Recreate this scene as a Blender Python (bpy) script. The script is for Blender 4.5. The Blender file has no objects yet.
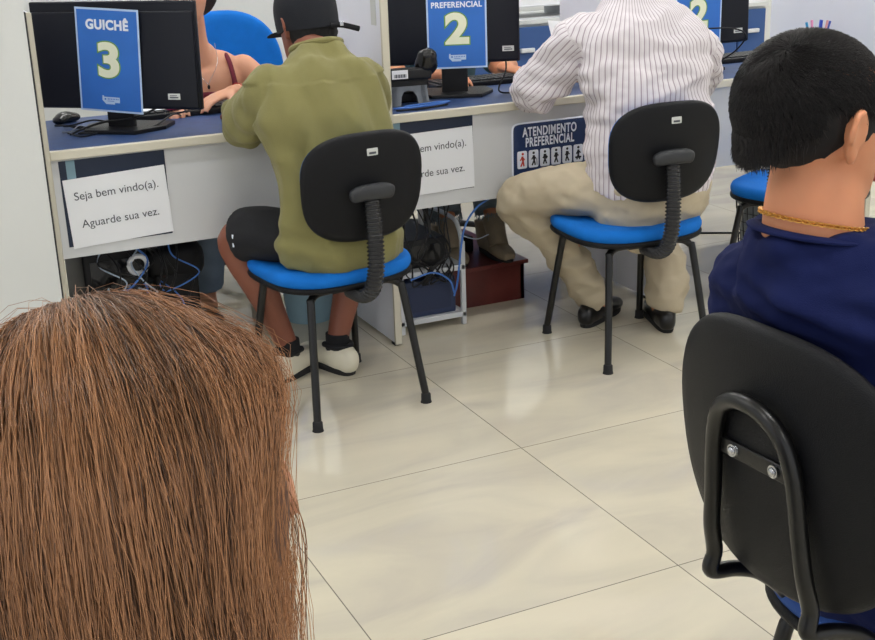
import bpy, bmesh, math, random
import numpy as np
from mathutils import Vector, Matrix, noise
random.seed(7); rng = np.random.default_rng(7)
C = bpy.context.collection
sc = bpy.context.scene
PI = math.pi

# ------------------------------------------------------------------ camera
cam_d = bpy.data.cameras.new('camera'); cam = bpy.data.objects.new('camera', cam_d); C.objects.link(cam)
cam_d.sensor_width = 36; cam_d.lens = 1237.86*36/875; cam_d.clip_start = .02
P_, R_, T_ = 0.32358037, -0.0340538, -0.43122424
cp, sp = math.cos(P_), math.sin(P_); cr, sr = math.cos(R_), math.sin(R_)
_fw = Vector((0, cp, -sp)); _up = Vector((0, sp, cp)); _rt = Vector((1, 0, 0))
_rt, _up = cr*_rt+sr*_up, -sr*_rt+cr*_up
M_ = Matrix(((math.cos(T_), -math.sin(T_), 0), (math.sin(T_), math.cos(T_), 0), (0, 0, 1)))
fw, up, rt = M_@_fw, M_@_up, M_@_rt
mw = Matrix((rt, up, -fw)).transposed().to_4x4(); mw.translation = Vector((0, 0, 1.40))
cam.matrix_world = mw
sc.camera = cam

# ------------------------------------------------------------------ world, lights, exposure
w = bpy.data.worlds.new('world'); sc.world = w; w.use_nodes = True
w.node_tree.nodes['Background'].inputs[0].default_value = (.93, .96, 1, 1)
w.node_tree.nodes['Background'].inputs[1].default_value = .95
sc.view_settings.view_transform = 'Standard'; sc.view_settings.look = 'None'
sc.view_settings.gamma = 1; sc.view_settings.exposure = .03
sc.view_settings.use_curve_mapping = False
LIGHT_STRENGTH = 38.0

# ------------------------------------------------------------------ materials
def lin(c):
    return tuple(((x/255)/12.92 if x/255 <= .04045 else ((x/255+.055)/1.055)**2.4) for x in c)
MATS = {}
def mat(name, rgb, rough=.5, metal=0, spec=.5, bump=0, bscale=200, var=0, vscale=6, sheen=0, emis=0, coat=0, sss=0):
    if name in MATS: return MATS[name]
    m = bpy.data.materials.new(name); m.use_nodes = True; MATS[name] = m
    nt = m.node_tree; b = nt.nodes['Principled BSDF']; c = lin(rgb)
    b.inputs['Base Color'].default_value = (*c, 1)
    b.inputs['Roughness'].default_value = rough; b.inputs['Metallic'].default_value = metal
    b.inputs['Specular IOR Level'].default_value = spec
    if sheen: b.inputs['Sheen Weight'].default_value = sheen
    if coat: b.inputs['Coat Weight'].default_value = coat
    if sss:
        b.inputs['Subsurface Weight'].default_value = sss; b.inputs['Subsurface Radius'].default_value = (.02, .008, .004)
        b.inputs['Subsurface Scale'].default_value = .5
    if emis:
        b.inputs['Emission Color'].default_value = (*c, 1); b.inputs['Emission Strength'].default_value = emis
    tc = nt.nodes.new('ShaderNodeTexCoord')
    if var:
        n = nt.nodes.new('ShaderNodeTexNoise'); n.inputs['Scale'].default_value = vscale; n.inputs['Detail'].default_value = 5
        nt.links.new(tc.outputs['Object'], n.inputs['Vector'])
        r = nt.nodes.new('ShaderNodeValToRGB'); r.color_ramp.elements[0].position = .3; r.color_ramp.elements[1].position = .7
        r.color_ramp.elements[0].color = (*[max(0, x*(1-var)) for x in c], 1); r.color_ramp.elements[1].color = (*[min(1, x*(1+var)) for x in c], 1)
        nt.links.new(n.outputs['Fac'], r.inputs['Fac']); nt.links.new(r.outputs['Color'], b.inputs['Base Color'])
    if bump:
        n = nt.nodes.new('ShaderNodeTexNoise'); n.inputs['Scale'].default_value = bscale; n.inputs['Detail'].default_value = 3
        nt.links.new(tc.outputs['Object'], n.inputs['Vector'])
        bp = nt.nodes.new('ShaderNodeBump'); bp.inputs['Strength'].default_value = bump; bp.inputs['Distance'].default_value = .002
        nt.links.new(n.outputs['Fac'], bp.inputs['Height']); nt.links.new(bp.outputs['Normal'], b.inputs['Normal'])
    return m

WALL = mat('wall_paint', (214, 216, 214), .7, bump=.15, bscale=60, var=.03, vscale=2)
LAM = mat('grey_laminate', (206, 208, 210), .45, var=.02, vscale=3)
DIVF = mat('divider_laminate', (230, 232, 240), .5, var=.02, vscale=3)
EDGE = mat('beige_edging', (208, 203, 186), .5)
DARK = mat('dark_gap', (50, 50, 54), .7)
DESKB = mat('blue_desktop', (46, 70, 116), .5, var=.12, vscale=30)
BLK = mat('black_plastic', (20, 20, 23), .42, spec=.35, bump=.25, bscale=900)
SHELLB = mat('black_chair_shell', (15, 16, 20), .45, spec=.22, bump=.6, bscale=700)
GLOSSB = mat('black_gloss', (14, 14, 16), .18)
TUBE = mat('black_tube', (10, 10, 11), .3)
MONB = mat('monitor_back', (14, 17, 28), .38, spec=.3, bump=.1, bscale=900)
GREYP = mat('grey_plastic', (112, 118, 126), .5)
GREYD = mat('dark_grey_plastic', (42, 44, 48), .5)
BLUES = mat('blue_seat_fabric', (8, 112, 206), .75, bump=.6, bscale=900, spec=.25, var=.06, vscale=20)
BLUED = mat('deep_blue_fabric', (20, 84, 176), .75, bump=.6, bscale=900, sheen=.2)
WHITEP = mat('white_paper', (232, 234, 238), .7)
INK = mat('grey_ink', (70, 74, 82), .7)
STK = mat('sticker', (205, 208, 205), .6)
SIGNB = mat('sign_blue', (46, 112, 200), .45, var=.06, vscale=8)
SIGNE = mat('sign_border', (190, 212, 240), .5)
CREAM = mat('cream_ink', (238, 240, 212), .6)
GREENI = mat('green_ink', (110, 160, 60), .6)
WHITEI = mat('white_ink', (235, 240, 250), .6)
NAVYS = mat('navy_sign', (22, 48, 92), .45)
NAVYP = mat('dark_blue_poster', (16, 32, 58), .5)
REDI = mat('red_ink', (205, 72, 56), .6)
STEEL = mat('steel', (190, 192, 196), .25, metal=1)
WMETAL = mat('white_metal', (205, 208, 212), .4)
REDW = mat('mahogany_wood', (98, 38, 34), .35, var=.35, vscale=5)
CABW = mat('cabinet_white', (205, 208, 208), .5)
CABB = mat('cabinet_blue', (48, 82, 138), .55)
SKIN_F = mat('light_skin', (208, 152, 122), .55, sss=.15, var=.05, vscale=8)
SKIN_N = mat('tan_skin', (206, 138, 100), .55, sss=.15, var=.08, vscale=9)
SKIN_D = mat('brown_skin', (136, 82, 64), .5, sss=.1, var=.08, vscale=9)
LIPS = mat('lips', (170, 90, 84), .5)
EYEW = mat('eye', (225, 222, 216), .2)
EYEB = mat('iris', (50, 32, 22), .2)
BROW = mat('brow_hair', (30, 22, 20), .8)
KHAKI = mat('khaki_trousers', (190, 177, 152), .85, bump=.4, bscale=500, var=.06, vscale=6)
BLACKC = mat('black_cloth', (20, 21, 26), .9, bump=.5, bscale=500)
CAPM = mat('cap_cloth', (17, 20, 29), .85, bump=.5, bscale=600)
MAROON = mat('maroon_cloth', (104, 20, 42), .8, bump=.4, bscale=600)
JEANL = mat('pale_jeans', (128, 146, 168), .9, bump=.5, bscale=500, var=.15, vscale=12)
JEAND = mat('washed_dark_jeans', (108, 120, 128), .9, bump=.5, bscale=500, var=.25, vscale=18)
BOOT = mat('olive_boot', (138, 124, 102), .6, var=.2, vscale=15)
SHOEW = mat('cream_leather', (226, 220, 200), .5)
SHOEB = mat('black_leather', (17, 17, 20), .3)
RUBBER = mat('rubber', (26, 26, 28), .8)
GOLD = mat('gold', (214, 160, 84), .3, metal=1)
BINB = mat('pale_blue_bin', (142, 172, 186), .5)
BLUEC = mat('blue_cable', (70, 120, 200), .5)
WHC = mat('pale_cable', (175, 190, 210), .5)
TSHIRT = mat('teal_shirt', (60, 90, 100), .85)
GREY_T = mat('charcoal_shirt', (60, 60, 66), .85)

def fabric_green():
    m = mat('green_sweatshirt', (128, 123, 76), .95, bump=.6, bscale=420, sheen=.1, var=.07, vscale=9)
    return m
GREENS = fabric_green()
NAVYT = mat('navy_tshirt', (23, 31, 74), .9, bump=.5, bscale=800, spec=.15, var=.07, vscale=14)

def striped():
    m = bpy.data.materials.new('striped_shirt_cloth'); m.use_nodes = True; nt = m.node_tree; b = nt.nodes['Principled BSDF']
    b.inputs['Roughness'].default_value = .85
    tc = nt.nodes.new('ShaderNodeAttribute'); tc.attribute_name = 'stripe'
    mul = nt.nodes.new('ShaderNodeMath'); mul.operation = 'MULTIPLY'; mul.inputs[1].default_value = 1/.0135
    fr = nt.nodes.new('ShaderNodeMath'); fr.operation = 'FRACT'
    nt.links.new(tc.outputs['Fac'], mul.inputs[0]); nt.links.new(mul.outputs[0], fr.inputs[0])
    r = nt.nodes.new('ShaderNodeValToRGB'); e = r.color_ramp.elements
    base = (*lin((224, 218, 222)), 1); ln = (*lin((168, 154, 162)), 1)
    e[0].position = 0; e[0].color = base; e[1].position = 1; e[1].color = base
    for p_, c_ in ((.30, base), (.36, ln), (.52, ln), (.58, base), (.72, base), (.75, (*lin((190, 178, 186)), 1)), (.78, base)):
        q = e.new(p_); q.color = c_
    nt.links.new(fr.outputs[0], r.inputs['Fac']); nt.links.new(r.outputs['Color'], b.inputs['Base Color'])
    return m
STRIPE = striped()

def floor_mat():
    m = bpy.data.materials.new('polished_porcelain_tile'); m.use_nodes = True; nt = m.node_tree; b = nt.nodes['Principled BSDF']
    N = nt.nodes.new; Lk = nt.links.new
    tc = N('ShaderNodeTexCoord'); sep = N('ShaderNodeSeparateXYZ'); Lk(tc.outputs['Object'], sep.inputs[0])
    S, X0, Y0 = .713, 1.475, 2.692
    def cell(out, o0):
        a = N('ShaderNodeMath'); a.operation = 'SUBTRACT'; a.inputs[1].default_value = o0; Lk(out, a.inputs[0])
        d = N('ShaderNodeMath'); d.operation = 'DIVIDE'; d.inputs[1].default_value = S; Lk(a.outputs[0], d.inputs[0])
        fl = N('ShaderNodeMath'); fl.operation = 'FLOOR'; Lk(d.outputs[0], fl.inputs[0])
        pp = N('ShaderNodeMath'); pp.operation = 'PINGPONG'; pp.inputs[1].default_value = .5; Lk(d.outputs[0], pp.inputs[0])
        return fl.outputs[0], pp.outputs[0]
    fx, px = cell(sep.outputs[0], X0); fy, py = cell(sep.outputs[1], Y0)
    mn = N('ShaderNodeMath'); mn.operation = 'MINIMUM'; Lk(px, mn.inputs[0]); Lk(py, mn.inputs[1])
    gr = N('ShaderNodeMath'); gr.operation = 'LESS_THAN'; gr.inputs[1].default_value = .0019; Lk(mn.outputs[0], gr.inputs[0])
    cmb = N('ShaderNodeCombineXYZ'); Lk(fx, cmb.inputs[0]); Lk(fy, cmb.inputs[1])
    wn = N('ShaderNodeTexWhiteNoise'); Lk(cmb.outputs[0], wn.inputs['Vector'])
    sc_ = N('ShaderNodeVectorMath'); sc_.operation = 'SCALE'; sc_.inputs['Scale'].default_value = 9; Lk(wn.outputs['Color'], sc_.inputs[0])
    ad = N('ShaderNodeVectorMath'); Lk(tc.outputs['Object'], ad.inputs[0]); Lk(sc_.outputs[0], ad.inputs[1])
    mp = N('ShaderNodeMapping'); mp.inputs['Scale'].default_value = (1.0, 2.6, 1); mp.inputs['Rotation'].default_value = (0, 0, .5); Lk(ad.outputs[0], mp.inputs[0])
    n1 = N('ShaderNodeTexNoise'); n1.inputs['Scale'].default_value = 1.6; n1.inputs['Detail'].default_value = 8; n1.inputs['Distortion'].default_value = 1.2; Lk(mp.outputs[0], n1.inputs['Vector'])
    r = N('ShaderNodeValToRGB'); e = r.color_ramp.elements
    e[0].position = .28; e[0].color = (*lin((190, 183, 170)), 1); e[1].position = .72; e[1].color = (*lin((214, 206, 185)), 1)
    q = e.new(.5); q.color = (*lin((205, 198, 179)), 1)
    Lk(n1.outputs['Fac'], r.inputs['Fac'])
    mx = N('ShaderNodeMix'); mx.data_type = 'RGBA'; Lk(gr.outputs[0], mx.inputs[0]); Lk(r.outputs['Color'], mx.inputs[6]); mx.inputs[7].default_value = (*lin((104, 98, 88)), 1)
    Lk(mx.outputs[2], b.inputs['Base Color'])
    rg = N('ShaderNodeMapRange'); Lk(gr.outputs[0], rg.inputs[0]); rg.inputs[3].default_value = .055; rg.inputs[4].default_value = .7; Lk(rg.outputs[0], b.inputs['Roughness'])
    n2 = N('ShaderNodeTexNoise'); n2.inputs['Scale'].default_value = 5; Lk(tc.outputs['Object'], n2.inputs['Vector'])
    bp = N('ShaderNodeBump'); bp.inputs['Strength'].default_value = .04; bp.inputs['Distance'].default_value = .01; Lk(n2.outputs['Fac'], bp.inputs['Height']); Lk(bp.outputs[0], b.inputs['Normal'])
    return m

def hair_mat(name, dark, light, rough=.4):
    m = bpy.data.materials.new(name); m.use_nodes = True; nt = m.node_tree; b = nt.nodes['Principled BSDF']
    a = nt.nodes.new('ShaderNodeAttribute'); a.attribute_name = 'strand'
    r = nt.nodes.new('ShaderNodeValToRGB'); r.color_ramp.elements[0].color = (*lin(dark), 1); r.color_ramp.elements[1].color = (*lin(light), 1)
    nt.links.new(a.outputs['Fac'], r.inputs['Fac']); nt.links.new(r.outputs['Color'], b.inputs['Base Color'])
    b.inputs['Roughness'].default_value = rough; b.inputs['Specular IOR Level'].default_value = .4
    return m
HAIR_C = hair_mat('copper_brown_hair', (40, 26, 21), (192, 138, 96), .32)
HAIR_B = hair_mat('black_hair', (10, 9, 10), (46, 40, 40), .5)
HSHELL_C = mat('copper_hair_shell', (92, 56, 38), .7)
HSHELL_B = mat('black_hair_shell', (16, 14, 15), .8)

# ------------------------------------------------------------------ mesh helpers
def newbm(): return bmesh.new()
def obj(name, bm, m, parent=None, smooth=True, label=None, angle=.7):
    me = bpy.data.meshes.new(name)
    if bm is not None:
        bm.to_mesh(me); bm.free()
    o = bpy.data.objects.new(name, me); C.objects.link(o)
    if m is not None: me.materials.append(m)
    if smooth:
        me.polygons.foreach_set('use_smooth', [True]*len(me.polygons))
        try: me.set_sharp_from_angle(angle=angle)
        except Exception: pass
    if parent is not None: o.parent = parent
    if label: o['label'] = label
    return o
def tag(o, label, cat, group=None, kind=None):
    o['label'] = label; o['category'] = cat
    if group: o['group'] = group
    if kind: o['kind'] = kind
    return o
def empty(name, loc=(0, 0, 0), rz=0):
    o = bpy.data.objects.new(name, None); C.objects.link(o); o.empty_display_size = .05
    o.location = loc; o.rotation_euler = (0, 0, rz); return o
def structure(name, bm, m):
    o = obj(name, bm, m, smooth=False); o['kind'] = 'structure'; return o
def box(bm, x0, x1, y0, y1, z0, z1, bev=0, mtx=None):
    g = bmesh.ops.create_cube(bm, size=1)['verts']
    for v in g:
        v.co = Vector((x0+(v.co.x+.5)*(x1-x0), y0+(v.co.y+.5)*(y1-y0), z0+(v.co.z+.5)*(z1-z0)))
    if bev:
        es = list({e for v in g for e in v.link_edges})
        r = bmesh.ops.bevel(bm, geom=es, offset=bev, segments=3, affect='EDGES', profile=.6)
        g = list({v for f in r['faces'] for v in f.verts} | {v for v in g if v.is_valid})
        # collect full island
        seen = set(g); st = list(g)
        while st:
            v = st.pop()
            for e in v.link_edges:
                u = e.other_vert(v)
                if u not in seen: seen.add(u); st.append(u)
        g = list(seen)
    if mtx is not None:
        for v in g: v.co = mtx@v.co
    return g
def catmull(pts, n):
    """pts: list of tuples of equal length; returns interpolated list"""
    P = [np.array(p, float) for p in pts]
    if len(P) < 3: 
        return [P[0]*(1-t)+P[-1]*t for t in np.linspace(0, 1, n+1)]
    out = []
    Q = [2*P[0]-P[1]]+P+[2*P[-1]-P[-2]]
    for i in range(1, len(Q)-2):
        for k in range(n):
            t = k/n; a, b, c, d = Q[i-1], Q[i], Q[i+1], Q[i+2]
            out.append(.5*((2*b)+(-a+c)*t+(2*a-5*b+4*c-d)*t*t+(-a+3*b-3*c+d)*t**3))
    out.append(P[-1]); return out
def sweep(bm, pts, radii, ref=(1, 0, 0), seg=16, cap='round', caps=None, power=2.0):
    """pts: list Vector; radii: list of (ra, rb); ra along ref-ish, rb along the other; closed solid."""
    pts = [Vector(p) for p in pts]; n = len(pts); ref = Vector(ref)
    c0, c1 = caps if caps else (cap, cap)
    def tang(i):
        a = pts[max(0, i-1)]; b = pts[min(n-1, i+1)]; t = b-a
        return t.normalized() if t.length > 1e-9 else Vector((0, 0, 1))
    stations = []
    def frame(t):
        s = ref-t*ref.dot(t)
        if s.length < 1e-4: s = t.orthogonal()
        s.normalize(); return s, t.cross(s).normalized()
    T0, T1 = tang(0), tang(n-1)
    r0 = min(radii[0]); r1 = min(radii[-1])
    if c0 == 'round':
        for k in range(4):
            a = (k+.35)/4*PI/2; stations.append((pts[0]-T0*r0*math.cos(a), T0, radii[0][0]*math.sin(a), radii[0][1]*math.sin(a)))
    for i in range(n): stations.append((pts[i], tang(i), radii[i][0], radii[i][1]))
    if c1 == 'round':
        for k in range(4):
            a = (1-(k+.65)/4)*PI/2; stations.append((pts[-1]+T1*r1*math.cos(a), T1, radii[-1][0]*math.sin(a), radii[-1][1]*math.sin(a)))
    rings = []; ps, pe = None, None
    for (p, t, ra, rb) in stations:
        s, q = frame(t)
        if ps is not None and s.dot(ps) < 0 and abs(s.dot(ps)) > .5: s = -s; q = -q
        ps = s
        ring = []
        for k in range(seg):
            a = 2*PI*k/seg; ca, sa = math.cos(a), math.sin(a)
            if power != 2:
                ca = math.copysign(abs(ca)**(2/power), ca); sa = math.copysign(abs(sa)**(2/power), sa)
            ring.append(bm.verts.new(p+s*ra*ca+q*rb*sa))
        rings.append(ring)
    for a, b in zip(rings, rings[1:]):
        for k in range(seg):
            bm.faces.new((a[k], a[(k+1) % seg], b[(k+1) % seg], b[k]))
    bm.faces.new(list(reversed(rings[0]))); bm.faces.new(rings[-1])
    return rings
def tube(bm, pts, r, seg=10, n=6, smooth=True, cap='flat'):
    P = catmull([tuple(p) for p in pts], n) if smooth and len(pts) > 2 else [np.array(p) for p in pts]
    sweep(bm, [Vector(p) for p in P], [(r, r)]*len(P), ref=(.31, .2, .93), seg=seg, cap=cap)
def limb(bm, spec, ref=(1, 0, 0), n=5, seg=18, cap='round', caps=None, power=2.0):
    """spec: list of (x,y,z,ra,rb)"""
    S = catmull(spec, n)
    sweep(bm, [Vector(s[:3]) for s in S], [(max(s[3], .002), max(s[4], .002)) for s in S], ref=ref, seg=seg, cap=cap, caps=caps, power=power)
def ellipsoid(bm, c, r, rot=None, u=20, v=14):
    m = Matrix.Translation(Vector(c))
    if rot is not None: m = m@rot.to_4x4()
    m = m@Matrix.Diagonal((*r, 1))
    return bmesh.ops.create_uvsphere(bm, u_segments=u, v_segments=v, radius=1, matrix=m)['verts']
def lathe(bm, prof, c=(0, 0, 0), seg=24):
    rings = []
    for (r, z) in prof:
        rings.append([bm.verts.new((c[0]+r*math.cos(2*PI*k/seg), c[1]+r*math.sin(2*PI*k/seg), c[2]+z)) for k in range(seg)])
    for a, b in zip(rings, rings[1:]):
        for k in range(seg): bm.faces.new((a[k], a[(k+1) % seg], b[(k+1) % seg], b[k]))
    bm.faces.new(list(reversed(rings[0]))); bm.faces.new(rings[-1])
def outline_slab(bm, outline, d0, d1, bev=.0, fn=None):
    """outline: list (u,v) CCW; extruded between d0..d1 with rounded rim; fn(u,v,d)->Vector"""
    fn = fn or (lambda u, v, d: Vector((u, d, v)))
    cu = sum(p[0] for p in outline)/len(outline); cv = sum(p[1] for p in outline)/len(outline)
    def ring(s_off, d):
        out = []
        for (u, v) in outline:
            L = math.hypot(u-cu, v-cv); k = (L-s_off)/L
            out.append(bm.verts.new(fn(cu+(u-cu)*k, cv+(v-cv)*k, d)))
        return out
    sgn = 1 if d1 > d0 else -1
    rows = []
    fr = [.0, .25, .5, .75, .92]
    L0 = 1-bev/ .2
    rows_in0 = []
    def inner(d, fr):
        rr = []
        for f in fr:
            if f == 0: continue
            rr.append([bm.verts.new(fn(cu+(u-cu)*f*.0+ (u-cu)*f, cv+(v-cv)*f, d)) for (u, v) in outline])
        return rr
    A = inner(d0, [.3, .6, .85]); c0 = bm.verts.new(fn(cu, cv, d0))
    Bm = [ring(bev*.9, d0), ring(bev*.3, d0+sgn*bev*.35), ring(0, d0+sgn*bev), ring(0, d1-sgn*bev), ring(bev*.3, d1-sgn*bev*.35), ring(bev*.9, d1)]
    Z = inner(d1, [.85, .6, .3]); c1 = bm.verts.new(fn(cu, cv, d1))
    allr = A+Bm+Z; n = len(outline)
    for k in range(n): bm.faces.new((c0, allr[0][k], allr[0][(k+1) % n]))
    for a, b in zip(allr, allr[1:]):
        for k in range(n): bm.faces.new((a[k], b[k], b[(k+1) % n], a[(k+1) % n]))
    for k in range(n): bm.faces.new((c1, allr[-1][(k+1) % n], allr[-1][k]))
    bmesh.ops.recalc_face_normals(bm, faces=bm.faces[:])
def superell(w, h, p, n=48, taper=0):
    out = []
    for k in range(n):
        a = 2*PI*k/n; c, s = math.cos(a), math.sin(a)
        u = math.copysign(abs(c)**(2/p), c)*w/2; v = math.copysign(abs(s)**(2/p), s)*h/2
        out.append((u*(1+taper*v/(h/2)), v))
    return out
def text(name, s, size, m, parent, loc, rot=(PI/2, 0, 0), bold=0, align='CENTER', thick=.0004, sx=1, space=1):
    cu = bpy.data.curves.new(name, 'FONT'); cu.body = s; cu.size = size; cu.align_x = align; cu.extrude = thick; cu.offset = bold
    cu.align_y = 'CENTER'; cu.space_character = space
    t = bpy.data.objects.new(name+'_tmp', cu); C.objects.link(t)
    dg = bpy.context.evaluated_depsgraph_get(); me = bpy.data.meshes.new_from_object(t.evaluated_get(dg))
    bpy.data.objects.remove(t); me.name = name
    o = bpy.data.objects.new(name, me); C.objects.link(o); me.materials.clear(); me.materials.append(m)
    o.parent = parent; o.location = loc; o.rotation_euler = rot; o.scale = (sx, 1, 1); return o
def remesh(bm, voxel, smooth=6, disp=None, factor=.5):
    me = bpy.data.meshes.new('t'); bmesh.ops.recalc_face_normals(bm, faces=bm.faces[:]); bm.to_mesh(me); bm.free()
    t = bpy.data.objects.new('t', me); C.objects.link(t)
    md = t.modifiers.new('r', 'REMESH'); md.mode = 'VOXEL'; md.voxel_size = voxel
    if smooth:
        s = t.modifiers.new('s', 'SMOOTH'); s.factor = factor; s.iterations = smooth
    dg = bpy.context.evaluated_depsgraph_get(); out = bpy.data.meshes.new_from_object(t.evaluated_get(dg))
    bpy.data.objects.remove(t)
    if disp:
        n = len(out.vertices); co = np.empty(n*3); out.vertices.foreach_get('co', co); co = co.reshape(-1, 3)
        no = np.array([v.normal[:] for v in out.vertices])
        d = np.array([disp(Vector(c), Vector(q)) for c, q in zip(co, no)])
        co = co+no*d[:, None]; out.vertices.foreach_set('co', co.ravel())
    out.polygons.foreach_set('use_smooth', [True]*len(out.polygons)); out.update()
    return out
def obj_me(name, me, m, parent=None, label=None):
    me.name = name; me.materials.clear(); me.materials.append(m)
    o = bpy.data.objects.new(name, me); C.objects.link(o)
    if parent is not None: o.parent = parent
    if label: o['label'] = label
    return o
def folds(amp=.004, sc1=9, dirv=(1, 1, .4), ridge=True, seed=0):
    dv = Vector(dirv)
    def f(c, n):
        q = Vector((c.x*dv.x, c.y*dv.y, c.z*dv.z))*sc1+Vector((seed*7.3, seed*3.1, seed))
        a = noise.noise(q); b = noise.noise(q*2.3+Vector((5, 5, 5)))
        v = (1-abs(a)*3.2) if ridge else a*2
        return amp*(v*.8+b*.5)
    return f
def copy_tree(o, parent=None):
    c = o.copy(); C.objects.link(c); c.parent = parent
    for ch in [x for x in bpy.data.objects if x.parent == o]: copy_tree(ch, c)
    return c
def strands(name, P, rad, val, m, parent, label=None, taper=True):
    """P (n,k,3) points; 3-sided prisms; val (n,) 0..1 strand tone"""
    n, k, _ = P.shape
    T = np.gradient(P, axis=1); T /= np.linalg.norm(T, axis=2, keepdims=True)+1e-9
    r0 = np.array([.37, .61, .7]); s = np.cross(T, r0); s /= np.linalg.norm(s, axis=2, keepdims=True)+1e-9; q = np.cross(T, s)
    tp = np.ones(k) if not taper else np.clip(1.15-np.linspace(0, 1, k)**3, .15, 1)
    V = np.empty((n, k, 3, 3))
    for j in range(3):
        a = 2*PI*j/3; V[:, :, j] = P+(s*math.cos(a)+q*math.sin(a))*(rad*tp)[None, :, None]
    V = V.reshape(-1, 3)
    i = np.arange(n)[:, None, None]; kk = np.arange(k-1)[None, :, None]; j = np.arange(3)[None, None, :]
    b = (i*k+kk)*3; j2 = (j+1) % 3
    F = np.stack([b+j, b+j2, b+3+j2, b+3+j], -1).reshape(-1, 4)
    me = bpy.data.meshes.new(name); me.vertices.add(len(V)); me.vertices.foreach_set('co', V.ravel())
    me.loops.add(F.size); me.loops.foreach_set('vertex_index', F.ravel().astype(np.int32))
    me.polygons.add(len(F)); me.polygons.foreach_set('loop_start', np.arange(0, F.size, 4, dtype=np.int32)); 
    me.update(calc_edges=True); me.validate()
    me.polygons.foreach_set('use_smooth', [True]*len(me.polygons))
    at = me.attributes.new('strand', 'FLOAT', 'POINT'); at.data.foreach_set('value', np.repeat(val, k*3).astype(np.float32))
    me.materials.append(m); o = bpy.data.objects.new(name, me); C.objects.link(o); o.parent = parent
    if label: o['label'] = label
    return o

# ------------------------------------------------------------------ room shell
bm = newbm(); box(bm, -3.5, 8, -3.5, 6.1, -.1, 0); structure('floor', bm, floor_mat())
bm = newbm(); box(bm, -3.5, 8, 6.1, 6.25, 0, 2.8); structure('wall_back', bm, WALL)
bm = newbm(); box(bm, -3.5, .448, 3.56, 6.1, 0, 2.8); structure('wall_left', bm, WALL)
bm = newbm(); box(bm, 8, 8.15, -3.5, 6.1, 0, 2.8); structure('wall_right', bm, WALL)
bm = newbm(); box(bm, -3.5, 8, -3.5, 6.1, 2.8, 2.9); structure('ceiling', bm, mat('ceiling_paint', (235, 236, 236), .8))
bm = newbm(); box(bm, .438, 8, 6.085, 6.1, 0, .07, .003); structure('baseboard_back', bm, EDGE)

# ceiling light fittings
EMI = bpy.data.materials.new('lit_diffuser'); EMI.use_nodes = True
_b = EMI.node_tree.nodes['Principled BSDF']; _b.inputs['Emission Color'].default_value = (1, .985, .965, 1); _b.inputs['Emission Strength'].default_value = LIGHT_STRENGTH
def ceiling_light(x, y):
    t = empty('ceiling_light', (x, y, 2.8))
    bm = newbm(); box(bm, -.62, .62, -.07, .07, -.05, 0, .005); obj('housing', bm, WMETAL, t, smooth=False)
    bm = newbm(); box(bm, -.6, .6, -.045, .045, -.068, -.045, .008); obj('diffuser', bm, EMI, t, smooth=False)
    return t
_li = 0
for (x, y, lb) in [(-1.2, .6, 'long white ceiling lamp over the entrance side seats'), (1.2, .6, 'long white ceiling lamp above the waiting chairs'), (3.6, .6, 'long white ceiling lamp above the far end of the waiting chairs'), (6, .6, 'long white ceiling lamp near the side wall, over the waiting side'),
                   (-1.2, 2.9, 'long white ceiling lamp beside the white pillar'), (1.2, 2.9, 'long white ceiling lamp above the customer chairs'), (3.6, 2.9, 'long white ceiling lamp above the empty blue chair'), (6, 2.9, 'long white ceiling lamp near the side wall, in the middle row'),
                   (.2, 5.75, 'long white ceiling lamp over the attendants'), (5.6, 5.75, 'long white ceiling lamp over the blue cabinets'), (7.0, 5.0, 'long white ceiling lamp in the far corner'),
                   (.8, 4.55, 'long white ceiling lamp added to brighten the desk by the white pillar'), (2.4, 4.55, 'long white ceiling lamp added to brighten the desk holding the desk phone'), (4.0, 4.55, 'long white ceiling lamp added to brighten the desk with the pen cup'),  # extra row, out of view, added to brighten the booths and dividers
                   (1.2, -1.8, 'long white ceiling lamp over the back of the waiting area'), (3.6, -1.8, 'long white ceiling lamp over the back row of the waiting area')]:
    tag(ceiling_light(x, y), lb, 'ceiling light', 'ceiling lamps')

# ------------------------------------------------------------------ counter
YF = 3.61; DX = [.4605, 1.515, 2.52, 3.545]
def divider(x, label):
    t = empty('booth_divider', (x, YF, 0))
    bm = newbm(); box(bm, -.012, .012, .006, .62, .012, 1.155, .002); obj('panel', bm, DIVF, t, smooth=False)
    bm = newbm(); box(bm, -.012, .010, -.004, .007, .006, 1.158, .002); obj('edge_strip', bm, EDGE, t, smooth=False)
    bm = newbm(); box(bm, .0105, .0125, -.0035, .006, .006, 1.156, .0008); obj('edge_strip', bm, EDGE, t, smooth=False)
    for y0, y1 in ((.01, .04), (.55, .6)):
        bm = newbm(); box(bm, -.009, .009, y0, y1, 0, .012); obj('foot', bm, DARK, t, smooth=False)
    return tag(t, label, 'divider', 'booth dividers', 'thing')
d0 = divider(DX[0]+.005, 'grey booth divider standing against the white pillar'); d0.scale = (.6, 1, 1)
d2 = divider(DX[1], 'grey booth divider beside the man in the green sweatshirt')
divider(DX[2], 'grey booth divider behind the man in the striped shirt')
divider(DX[3], 'grey booth divider behind the seated man in the navy t-shirt')
bm = newbm(); box(bm, -.0137, -.0125, .035, .075, 1.05, 1.16, 0); obj('sticker', bm, STK, d2, smooth=False, label='white vertical paper label')
bm = newbm(); box(bm, .4485, .4570, YF-.01, YF+.30, 0, 1.16); o = obj('cover_strip', bm, DARK, None, smooth=False)
tag(o, 'thin dark strip between white pillar and first divider', 'strip')

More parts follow.
